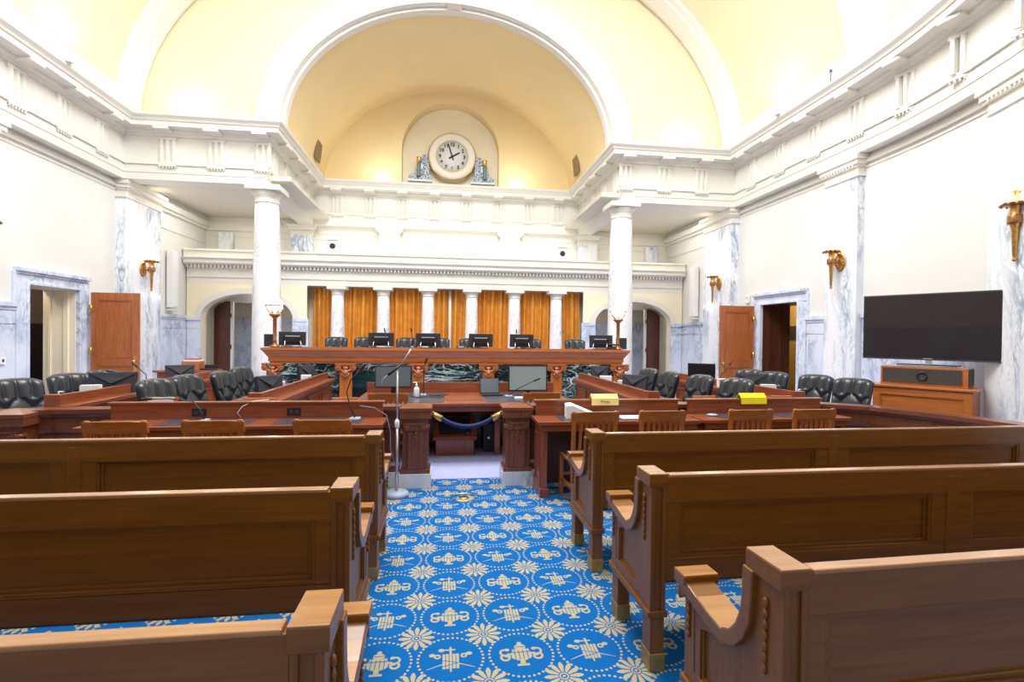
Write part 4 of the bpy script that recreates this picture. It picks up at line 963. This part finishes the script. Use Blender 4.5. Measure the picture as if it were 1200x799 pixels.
def bench_lamp(x, lab):
    t = thing('bench_lamp', 'bronze lamp with a white glass globe on the %s end of the bench' % lab, 'lamp', (x, 10.26, WB), 0, 'bronze bench lamps')
    MB().lathe([(.09, 0), (.09, .02), (.05, .04), (.035, .08)], n=20).build('base', 'bronze', t)
    MB().lathe([(.035, .08), (.04, .12), (.033, .14), (.036, .54), (.05, .56)], n=16).build('post', 'bronze', t)
    MB().lathe([(.05, .56), (.10, .60), (.105, .62), (.05, .64)], n=20).build('collar', 'bronze', t)
    m = MB()
    for k in range(6):
        a = PI * k / 3 + .3; m.tube([(r * math.cos(a), r * math.sin(a), z) for r, z in ((.05, .63), (.10, .66), (.135, .71), (.15, .78))], .010, 6)
    m.build('cradle', 'bronze', t)
    MB().tube([(.155 * math.cos(i * PI / 12), .155 * math.sin(i * PI / 12), .785) for i in range(25)], .016, 8).build('rim', 'bronze', t)
    MB().ball((0, 0, .80), (.145, .145, .125), 24).build('globe', 'globe', t)
bench_lamp(-3.36, 'left'); bench_lamp(3.42, 'right')
goose('small microphone on the bench left of the second monitor', (-1.30, 10.30, WB), [(0, .02, .2), (-.02, .02, .32)], .03)
goose('small microphone on the bench behind the third monitor', (-.80, 10.52, WB), [(0, .02, .2), (-.02, .02, .34)], .03)
goose('small microphone on the bench above the second monitor from the right', (1.33, 10.56, WB), [(0, .0, .2), (0, .0, .33)], .03)
t = thing('desk_telephone', 'black desk telephone at the right end of the bench', 'telephone', (3.28, 10.25, WB), -.2)
MB().prism([(-.08, 0), (.08, 0), (.08, .07), (-.08, .025)], 'yz', -.1, .1).build('body', 'black', t, bevel=.004); MB().tube([(-.09, .07, .09), (-.05, .05, .10), (.05, .05, .10), (.09, .07, .09)], .02, 8).build('handset', 'black', t)
t = thing('bench_intercom', 'small black desk box on the bench below the curtain gap', 'device', (.17, 10.3, WB)); B(-.08, .08, -.05, .05, 0, .05).build('case', 'black', t, bevel=.004); B(-.06, .06, -.052, -.05, .01, .04).build('face', 'greyp', t)

# ------------------------------------------------------------------ tufted leather chairs (they face +y)
def leather_chair(loc, rz, label, group):
    t = thing('leather_chair', label, 'chair', loc, rz, group)
    def surf(sgn):
        def fn(u, v):
            a = 2 * u - 1; W = .43 + .06 * v
            x = a * W / 2; z = .48 + .61 * v - .05 * abs(a) ** 4 * v 
            ym = -.22 - .15 * v + .07 * a * a
            e = max(0.0, (1 - abs(a) ** 8) * (1 - abs(2 * v - 1) ** 10)) ** .5
            th = .05 * e
            if sgn > 0:
                if v > .70: bmp = abs(math.sin(PI * 4.0 * u)) ** .6 * .028
                else:
                    q = (.70 - v) / .70 * 1.5
                    bmp = (abs(math.sin(PI * (2 * u + q)) * math.sin(PI * (2 * u - q)))) ** .5 * .034 if v < .64 else abs(math.sin(PI * 4.0 * u)) ** .6 * .028
                th += bmp * e
            return (x, ym + sgn * th, z)
        return fn
    MB().grid(surf(1), 48, 36).grid(surf(-1), 48, 36).build('backrest', 'leather', t)
    MB().grid(lambda u, v: ((lambda a, b: (.235 * math.copysign(abs(math.sin(b)) ** .4, math.sin(b)) * math.copysign(abs(math.cos(a)) ** .35, math.cos(a)), .02 + .26 * math.copysign(abs(math.sin(b)) ** .4, math.sin(b)) * math.copysign(abs(math.sin(a)) ** .35, math.sin(a)), .44 + .06 * math.cos(b)))(2 * PI * u, PI * (.02 + .96 * v))), 28, 12).build('seat', 'leather', t)
    for q in (-1, 1):
        MB().tube([(q * .235, -.24, .56), (q * .26, -.18, .65), (q * .27, 0, .66), (q * .27, .14, .65), (q * .25, .18, .59), (q * .22, .16, .46)], [.025, .032, .036, .034, .028, .02], 8).build('armrest', 'leather', t)
    MB().lathe([(.045, .08), (.045, .18), (.025, .2), (.025, .38), (.08, .40)], n=14).build('column', 'black', t)
    for k in range(5):
        a = 2 * PI * k / 5 + .3
        lg = MB().tube([(0, 0, .10), (.17 * math.cos(a), .17 * math.sin(a), .09), (.29 * math.cos(a), .29 * math.sin(a), .07)], [.026, .02, .016], 6).build('leg', 'black', t)
        MB().ball((.29 * math.cos(a), .29 * math.sin(a), .032), .032, 8).build('caster', 'black', lg)
    return t
R = math.radians
GL, GR, GB = 'tufted leather chairs of the left desks', 'tufted leather chairs of the right desks', 'tufted leather chairs behind the bench'
CH = [(-3.31, 6.05, -106, 'black tufted chair of the inner left desk, nearest the camera of four', GL, 0), (-3.28, 6.68, -104, 'black tufted chair of the inner left desk, second nearest of four', GL, 0), (-3.13, 7.31, -100, 'black tufted chair of the inner left desk, third nearest of four', GL, 0), (-3.23, 8.22, -100, 'black tufted chair of the inner left desk, farthest of four', GL, 0),
      (-4.70, 6.10, -118, 'black tufted chair at the outer left desk cut by the left picture edge', GL, 0), (-4.66, 6.85, -120, 'black tufted chair at the outer left desk, left of the large black cover', GL, 0), (-4.66, 7.45, -115, 'black tufted chair at the outer left desk, behind the large black cover', GL, 0),
      (3.25, 8.14, 100, 'black tufted chair of the inner right desk, farthest of four', GR, 0), (3.26, 7.40, 100, 'black tufted chair of the inner right desk, third nearest of four', GR, 0), (3.42, 6.74, 105, 'black tufted chair of the inner right desk, second nearest of four', GR, 0), (3.60, 6.14, 112, 'black tufted chair of the inner right desk, behind the yellow sign', GR, 0),
      (4.95, 8.0, 118, 'black tufted chair at the outer right desk, left of the black cover', GR, 0), (4.99, 7.42, 118, 'black tufted chair at the outer right desk, behind the black cover', GR, 0), (5.23, 6.80, 115, 'black tufted chair against the marble, left of the pair by the television', GR, 0), (5.27, 6.17, 118, 'black tufted chair nearest the television cabinet', GR, 0),
      (-2.50, 11.66, 180, 'black tufted chair behind the bench, leftmost, fully in view', GB, .45), (-1.88, 11.66, 176, 'black chair behind the bench, left of the second monitor', GB, .45), (-.98, 11.66, 178, 'black chair behind the bench, left of the third monitor', GB, .45), (-.28, 11.66, 185, 'black chair behind the bench, right of the third monitor', GB, .45),
      (.42, 11.66, 178, 'black chair behind the bench, right of the curtain gap', GB, .45), (1.82, 11.66, 184, 'black chair behind the bench, right of the fifth monitor', GB, .45), (2.86, 11.66, 178, 'black tufted chair behind the bench, rightmost, by the right lamp', GB, .45)]
lc = None
for bx_, by_, a, lab, g, z in CH:                      # bx_, by_ = where the top of the backrest stands
    r = R(a); loc = (bx_ - .33 * math.sin(r), by_ + .33 * math.cos(r), z)
    if lc is None: lc = leather_chair(loc, r, lab, g)
    else: dup(lc, loc, r, lab, g)

# ------------------------------------------------------------------ wing desks of the horseshoe
def wing(sg, xf, y0, y1, joint, label):
    t = thing('wing_desk', label, 'desk', (sg * xf, y0, 0), 0, 'long mahogany desks of the horseshoe')
    S = Matrix.Diagonal((sg, 1, 1, 1)); L = y1 - y0
    def bd(m, n_, mat, par=t, bevel=.003): return m.xf(S).build(n_, mat, par, bevel=bevel)
    bd(MB().box(.03, .07, 0, L, .02, .84), 'front_panel', 'may')
    npan = 4
    for k in range(npan):
        a, b = L * k / npan + .07, L * (k + 1) / npan - .07
        m = MB()
        for (p, q, c, d) in ((a, b, .70, .725), (a, b, .18, .205), (a, a + .025, .205, .70), (b - .025, b, .205, .70)): m.box(.008, .03, p, q, c, d)
        bd(m, 'raised_panel', 'may')
    bd(MB().box(-.03, .12, -.01, L + .01, .815, .86).box(-.01, .1, 0, L, .78, .815), 'ledge', 'may', bevel=.006)
    for a, b in ((0.0, joint - .004), (joint + .004, L)): bd(MB().box(.08, .125, a, b, .855, .965), 'riser_board', 'may')
    bd(MB().box(.077, .22, -.004, .07, .77, .968), 'end_block', 'may')
    bd(MB().box(.10, .74, -.02, L, .74, .775), 'desktop', 'may', bevel=.006)
    bd(MB().box(.16, .68, .1, L - .1, .774, .779), 'blotter', 'pad')
    bd(MB().box(.03, .70, .0, .05, .02, .74), 'end_panel', 'maz'); bd(MB().box(.03, .70, L - .05, L, .02, .74), 'end_panel', 'maz')
    bd(MB().box(.02, .09, -.01, L, 0, .10), 'plinth', 'may')
    return t
wing(-1, 1.99, 5.70, 8.85, 1.35, 'inner left mahogany desk of the horseshoe, facing the clerk table')
wing(1, 2.13, 5.72, 8.85, 1.42, 'inner right mahogany desk of the horseshoe, facing the clerk table')
wing(-1, 3.86, 5.62, 9.0, 1.6, 'outer left mahogany desk of the horseshoe, nearer the left doorway')
wing(1, 3.96, 5.68, 8.75, 1.5, 'outer right mahogany desk of the horseshoe, nearer the right doorway')
def covered(x, y, rz, w_, h, label):
    t = thing('covered_monitor', label, 'monitor', (x, y, .779), rz, 'monitors under black cloth covers')
    B(-.1, .1, -.07, .07, 0, .012).box(-.02, .02, 0, .03, 0, .1).build('stand', 'black', t)
    MB().add([(-w_ / 2 * .9, -.02, .04), (w_ / 2 * .9, -.02, .04), (w_ / 2, .03, h), (-w_ / 2, .03, h), (-w_ / 2 * .9, .07, .04), (w_ / 2 * .9, .07, .04), (w_ / 2, .08, h), (-w_ / 2, .08, h)],
             [(0, 1, 2, 3), (4, 5, 6, 7), (0, 1, 5, 4), (3, 2, 6, 7), (0, 3, 7, 4), (1, 2, 6, 5)]).build('cloth_cover', 'slate', t, bevel=.008)
    m = MB(); a = w_ / 2
    m.add([(-a, .025, h), (a, .025, h), (0, -.012, h * .62), (-a, .034, h + .006), (a, .034, h + .006), (0, -.022, h * .61), (-a, .085, h + .006), (a, .085, h + .006)], [(3, 4, 5), (0, 1, 2), (3, 4, 7, 6), (0, 3, 5, 2), (1, 4, 5, 2)])
    m.build('flap', 'slate', t)
covered(-2.24, 6.55, R(55), .36, .30, 'black-covered monitor on the inner left desk, nearer one'); covered(-2.26, 8.35, R(60), .34, .32, 'black-covered monitor on the inner left desk, beside the bench')
covered(-4.10, 8.30, R(30), .38, .32, 'black-covered monitor at the far end of the outer left desk'); covered(-4.13, 6.75, R(12), .50, .32, 'largest black-covered monitor on the outer left desk, in front of tufted chairs')
covered(2.40, 6.70, R(-50), .38, .30, 'black-covered monitor on the inner right desk, nearer one'); covered(2.42, 8.35, R(-45), .32, .32, 'black-covered monitor on the inner right desk, beside the bench')
covered(4.32, 6.95, R(-15), .44, .30, 'black-covered monitor on the outer right desk, in front of tufted chairs')
o = screen('desk_monitor', 'uncovered dark monitor at the far end of the outer right desk', 'monitor', (4.18, 8.2, .779), R(-30), .44, .28, -.2, 'black', .25, 'black')
goose('long gooseneck microphone on the outer left desk before the wall pier, rising right', (-3.72 - .35, 7.35, .779), [(.02, -.02, .12), (.02, -.04, .26), (-.1, -.05, .38)], .03)
goose('gooseneck microphone pointing left on the outer left desk', (-4.12, 7.15, .779), [(.05, 0, .2), (-.02, 0, .27), (-.25, 0, .31)], .03)
goose('gooseneck microphone on the outer right desk beside the bare monitor', (4.42, 8.0, .779), [(.0, 0, .2), (.12, 0, .34), (.16, 0, .40)], .03)
goose('gooseneck microphone on the inner left desk by the farthest chair', (-2.40, 7.3, .779), [(0, .0, .15), (-.10, .05, .3), (-.14, .08, .36)], .03)
def papers(label, x, y, z, rz=0.0, w_=.14, d=.11, h=.012, mat='paper'):
    o = tag(B(-w_, w_, -d, d, 0, h).build('paper_stack', mat), label, 'papers', 'loose papers on the desks'); o.location = (x, y, z); o.rotation_euler = (0, 0, rz)
papers('cream papers by the large cover on the outer left desk', -4.08, 6.3, .779, .3, .09, .05, .22, 'plastic')
papers('white papers on the inner left desk by the nearer cover', -2.30, 6.95, .779, .2, .09, .05, .2)
papers('white papers on the inner left desk near the bench', -2.22, 8.05, .779, .2, .07, .05, .2)
papers('white papers at the near cover of the inner right desk', 2.42, 7.1, .779, -.2, .09, .05, .2)
papers('white papers on the inner right desk near the bench', 2.40, 7.9, .779, -.2, .09, .05, .2)
papers('white papers on the outer right desk left of the black cover', 4.12, 7.4, .779, -.2, .09, .05, .2)
papers('white papers on the outer right desk right of the black cover', 4.22, 6.45, .779, -.2, .09, .05, .2, 'plastic')
for x, y, lab in ((-4.17, 5.95, 'small white sanitiser bottle at the near end of the outer left desk'), (4.3, 5.95, 'small white sanitiser bottle at the near end of the outer right desk')):
    t = thing('small_bottle', lab, 'bottle', (x, y, .775)); MB().lathe([(.03, 0), (.032, .1), (.012, .13), (.012, .15)], n=14).build('bottle', 'plastic', t); MB().lathe([(.008, .15), (.008, .19)], n=8).tube([(0, 0, .19), (.035, 0, .185)], .007, 6).build('pump', 'plastic', t)

# small desk with a box at the foot of the left alcove
t = thing('side_desk', 'small mahogany desk standing in the left alcove', 'desk', (-5.45, 11.5, 0))
B(-.56, .56, -.28, .28, .78, .82).build('desk_top', 'ma', t, bevel=.005); B(-.5, .5, -.22, .24, 0, .78).build('body', 'maz', t)
t = thing('wooden_box', 'orange wooden box on the alcove desk with red and white papers on it', 'box', (-5.37, 11.5, .82))
B(-.17, .17, -.12, .14, 0, .18).build('case', 'orange', t, bevel=.004); B(-.13, .17, -.1, .1, .18, .21).build('papers', 'paper', t); B(-.12, .14, -.09, .09, .21, .235).build('red_folder', 'red', t)
t = thing('black_tray', 'low black tray at the right end of the alcove desk', 'tray', (-5.05, 11.5, .82)); B(-.13, .13, -.12, .12, 0, .03).box(-.13, .13, .09, .12, .03, .1).build('tray', 'black', t, bevel=.004)

# ------------------------------------------------------------------ television corner
ang = math.atan2(-1.32, .75)
t = thing('television', 'large black flat television turned towards the pews', 'television', (6.295, 6.09, 1.30), ang)
B(-.765, .765, 0, .05, .035, .94).build('housing', 'black', t, bevel=.008)
B(-.74, .74, -.004, .002, .075, .918).build('glass', 'tv', t)
B(-.76, .76, -.008, .01, .035, .05).build('lower_trim', 'pad', t); B(-.05, .05, -.012, -.006, .052, .062).build('badge', 'silver', t)
B(-.03, .03, .01, .04, -.02, .05).build('neck', 'silver', t); B(-.32, .32, -.12, .14, -.035, -.02).build('stand_base', 'black', t, bevel=.004)
ca = math.atan2(-.92, .58)
ux, uy = math.cos(ca), math.sin(ca); nx, ny = -math.sin(ca), math.cos(ca)
t = thing('low_cabinet', 'low cherry cabinet under the television', 'cabinet', (6.0 + nx * .28, 5.92 + ny * .28, 0), ca)
B(-.56, .56, -.29, .29, .965, 1.0).build('cabinet_top', 'orange', t, bevel=.008)
B(-.52, .52, -.25, .25, 0, .965).build('body', 'orange', t)
m = panel_frame(MB(), -.52, .52, .06, .95, -.25, .08, .018); panel_frame(m, -.44, .44, .14, .87, -.25, .015, .01); m.build('panel_frame', 'orange', t, bevel=.003)
B(-.53, .53, -.26, .26, 0, .07).build('plinth', 'ma', t)
t = thing('centre_speaker', 'wide wooden loudspeaker with a dark cloth front under the television', 'speaker', (6.03 + nx * .26, 5.94 + ny * .26, 1.0), ca)
B(-.46, .46, -.18, .18, 0, .25).build('cabinet', 'orange', t, bevel=.004)
B(-.435, .40, -.19, -.178, .035, .225).build('front_cloth', 'greygrille', t); B(.458, .468, -.15, .16, .02, .235).build('side_cloth', 'greygrille', t)
MB().tube([(.05 * math.cos(i * PI / 12), -.195, .13 + .05 * math.sin(i * PI / 12)) for i in range(25)], .010, 8).build('ring', 'black', t)

# ------------------------------------------------------------------ wall sconces (local +y points into the room)
def sconce(loc, rz, label):
    t = thing('wall_sconce', label, 'lamp', loc, rz, 'gilt torch sconces')
    MB().lathe([(.0, 0), (.135, 0), (.14, .012), (.12, .025), (.10, .022), (.09, .035), (.06, .04), (.03, .06), (0, .06)], n=28, axis='y').xf(Matrix.Diagonal((.85, 1, 1.25, 1))).build('back_plate', 'gilt', t)
    m = MB()
    for k in range(16):
        a = 2 * PI * k / 16; m.ball((.095 * math.cos(a), .03, .14 * math.sin(a)), .016, 6)
    m.build('rosettes', 'gilt', t)
    MB().tube([(0, .04, .0), (0, .10, -.02), (0, .17, .0)], [.03, .022, .03], 10).tube([(0, .03, .10), (0, .08, .16), (0, .15, .15)], [.014, .012, .012], 8).build('arm', 'gilt', t)
    MB().lathe([(0, -.50), (.02, -.49), (.026, -.47), (.016, -.45), (.02, -.44), (.036, -.1), (.05, -.06), (.055, -.04), (.055, .04), (.045, .05), (.055, .16), (.075, .18)], (0, .19, 0), 16).build('torch_shaft', 'gilt', t)
    MB().lathe([(.07, -.05), (.075, -.03), (.075, .03), (.07, .05)], (0, .19, 0), 12).build('torch_band', 'bronze', t)
    tr = MB().lathe([(.04, .16), (.13, .175), (.14, .19), (.13, .205), (.05, .21)], (0, .19, 0), 24)
    for k in range(12):
        a = 2 * PI * k / 12; tr.ball((.135 * math.cos(a), .19 + .135 * math.sin(a), .175), .018, 6)
    tr.build('tray', 'bronze', t)
    MB().lathe([(.06, .2), (.05, .24), (.022, .26), (.02, .31), (.06, .335), (.075, .345), (.03, .35)], (0, .19, 0), 18).build('cup', 'brass', t)
    MB().ball((0, .19, .43), (.135, .135, .105), 22).build('globe', 'globe', t)
    for q in (-1, 1): MB().ball((q * .13, .24, .27), (.055, .055, .045), 14).build('small_globe', 'globe', t)
    l = bpy.data.lights.new('sconce_light', 'POINT'); l.energy = 4; l.color = (1, .82, .6); l.shadow_soft_size = .12
    o = bpy.data.objects.new('sconce_light', l); COL.objects.link(o); o.parent = t; o.location = (0, .36, .62)
    return t
sconce((-WX + .2, 12.62, 3.02), -PI / 2, 'gilt torch sconce on the left marble pier beside the open door')
sconce((WX - .2, 12.55, 3.02), PI / 2, 'gilt torch sconce on the far right marble pier by the open door')
sconce((WX - .14, 8.50, 3.02), PI / 2, 'gilt torch sconce on the marble pilaster left of the television')
sconce((6.74, 5.30, 3.05), PI / 2 + .2, 'nearest gilt torch sconce, cut by the right picture edge')
sconce((-WX + .14, 8.50, 3.02), -PI / 2, 'gilt torch sconce on the left pilaster, its globe just at the left picture edge')

# white column loudspeakers, devices on the walls
for sg, lab in ((-1, 'left'), (1, 'right')):
    t = thing('column_speaker', 'tall narrow white loudspeaker on the %s alcove wall' % lab, 'speaker', (sg * (WX - .04), 14.1, 2.95))
    a, b = sorted((0, -sg * .14)); B(a, b, -.14, .14, -.72, .72).build('cabinet', 'plastic', t, bevel=.006)
    a, b = sorted((-sg * .14, -sg * .15)); B(a, b, -.12, .12, -.69, .69).build('grille', 'paper', t)
    B(min(0, -sg * .18), max(0, -sg * .18), -.15, .15, -.80, -.765).build('bracket', 'white', t)
t = thing('wall_alarm', 'small white alarm box on the right wall above the open door', 'alarm', (WX - .005, 11.55, 2.56)); B(-.05, 0, -.07, .07, -.1, .1).build('case', 'plastic', t, bevel=.006); B(-.06, -.05, -.04, .04, 0, .06).build('lens', 'card', t)
t = thing('wall_socket', 'small white wall plate on the marble at the left picture edge', 'switch', (-WX + .05, 9.10, 1.12)); B(0, .012, -.06, .06, -.06, .06).build('plate', 'plastic', t, bevel=.002); B(.012, .02, -.015, .015, -.02, .02).build('toggle', 'black', t)
t = thing('ceiling_sensor', 'small dark sensor on top of the right cornice', 'sensor', (6.50, 8.2, 6.13)); MB().lathe([(.012, 0), (.012, .12), (.03, .14), (.03, .19), (.0, .20)], n=12).build('body', 'greyp', t); MB().ball((-.02, -.02, .165), .018, 8).build('lens', 'black', t)

# ------------------------------------------------------------------ clock in the niche
t = thing('wall_clock', 'round white clock with a gilt edge in the niche above the bench', 'clock', (0.04, 16.45, 7.27))
MB().lathe([(.76, .1), (.765, .02), (.74, -.02), (.72, -.03)], n=56, axis='y', caps=False).build('gilt_edge', 'brass', t)
MB().lathe([(.72, .1), (.73, -.03), (.69, -.075), (.60, -.085), (.53, -.06), (.50, -.03), (.49, .05)], n=56, axis='y', caps=False).build('rim', 'white', t)
MB().tube([(.505 * math.cos(i * PI / 24), -.035, .505 * math.sin(i * PI / 24)) for i in range(49)], .014, 6).build('inner_ring', 'card', t)
MB().lathe([(0, -.012), (.5, -.012), (.5, .05), (0, .05)], n=48, axis='y').build('face', 'dial', t)
for k in range(1, 13):
    a = 2 * PI * k / 12; text('numeral', str(k), .15, 'ink', t, (.385 * math.sin(a), -.016, .385 * math.cos(a)), (PI / 2, 0, 0), .002, .007)
def hand(a, l, w_):
    d = (math.sin(a), math.cos(a)); p = (d[1], -d[0])
    return MB().prism([(-d[0] * .12 + p[0] * w_, -d[1] * .12 + p[1] * w_), (d[0] * l * .85 + p[0] * w_, d[1] * l * .85 + p[1] * w_), (d[0] * l, d[1] * l), (d[0] * l * .85 - p[0] * w_, d[1] * l * .85 - p[1] * w_), (-d[0] * .12 - p[0] * w_, -d[1] * .12 - p[1] * w_)], 'xz', -.03, -.022)
hand(R(-18), .46, .022).build('minute_hand', 'ink', t); hand(R(60), .29, .027).build('hour_hand', 'ink', t)
def spiral(cx, cz, r, turns, s, ph=0): return [(cx + s * r * (1 - k / 26 * .8) * math.cos(ph + turns * 2 * PI * k / 26), 0, cz + r * (1 - k / 26 * .8) * math.sin(ph + turns * 2 * PI * k / 26)) for k in range(27)]
for s, lab in ((-1, 'left'), (1, 'right')):
    t = thing('clock_ornament', 'silvery carved scroll ornament with a green and gold post %s of the clock' % lab, 'ornament', (0.04 + s * .62, 16.5, 6.52))
    m = MB()
    for cx, cz, r, tn, ph in ((.62, .06, .09, 1.6, 0), (.45, .09, .11, 1.5, 2), (.26, .08, .11, 1.5, 1), (.10, .06, .08, 1.5, 3), (.50, .24, .09, 1.4, 1), (.30, .27, .10, 1.5, 2.5), (.18, .22, .08, 1.5, 0.3), (.22, .44, .09, 1.4, 2), (.28, .60, .10, 1.5, 0.4), (.16, .55, .08, 1.5, 1.6), (.24, .74, .08, 1.3, 2.6), (.14, .36, .07, 1.4, 4)):
        m.tube(spiral(s * cx, cz, r, tn, s, ph), [.036 - .02 * k / 26 for k in range(27)], 6)
    m.build('scrolls', 'steel', t)
    MB().box(min(0, s * .75), max(0, s * .75), -.02, .2, -.05, .0).prism([(s * .05, -.02), (s * .70, -.02), (s * .42, .34), (s * .34, .75), (s * .16, .80), (s * .14, .4)], 'xz', .03, .1).build('back_plate', 'steel', t)
    MB().lathe([(.06, 0), (.075, .04), (.055, .1), (.065, .2), (.055, .3), (.07, .38), (.05, .44)], (s * .42, -.04, .08), 14).build('post', 'verdi', t)
    MB().lathe([(.05, .44), (.075, .47), (.07, .56), (.08, .60), (.02, .62)], (s * .42, -.04, .08), 14).build('post_finial', 'brass', t)

# ------------------------------------------------------------------ microphone stand in the aisle
t = thing('microphone_stand', 'chrome microphone stand with boom on a round grey base at the left of the aisle', 'stand', (-.62, 5.17, 0))
MB().lathe([(.0, 0), (.122, 0), (.125, .02), (.11, .045), (.03, .055), (.0, .055)], n=32).build('base', 'greyp', t)
MB().tube([(0, 0, .05), (0, 0, .72)], .014, 12).build('lower_pole', 'silver', t); MB().tube([(0, 0, .70), (0, 0, 1.245)], .009, 10).build('upper_pole', 'silver', t)
MB().lathe([(.016, .67), (.024, .69), (.024, .74), (.014, .76)], n=14).build('clutch', 'plastic', t)
MB().tube([(.13, -.02, 1.46), (.035, -.02, 1.305)], .006, 8).build('boom', 'silver', t)
MB().tube([(.04, -.02, 1.31), (-.05, -.02, 1.235), (-.09, -.02, 1.205)], [.009, .015, .017], 10).build('microphone', 'black', t)
MB().tube([(-.09, -.02, 1.205), (-.14, -.02, 1.16), (-.155, -.02, 1.10)], .005, 6).build('microphone_cable', 'greyp', t)
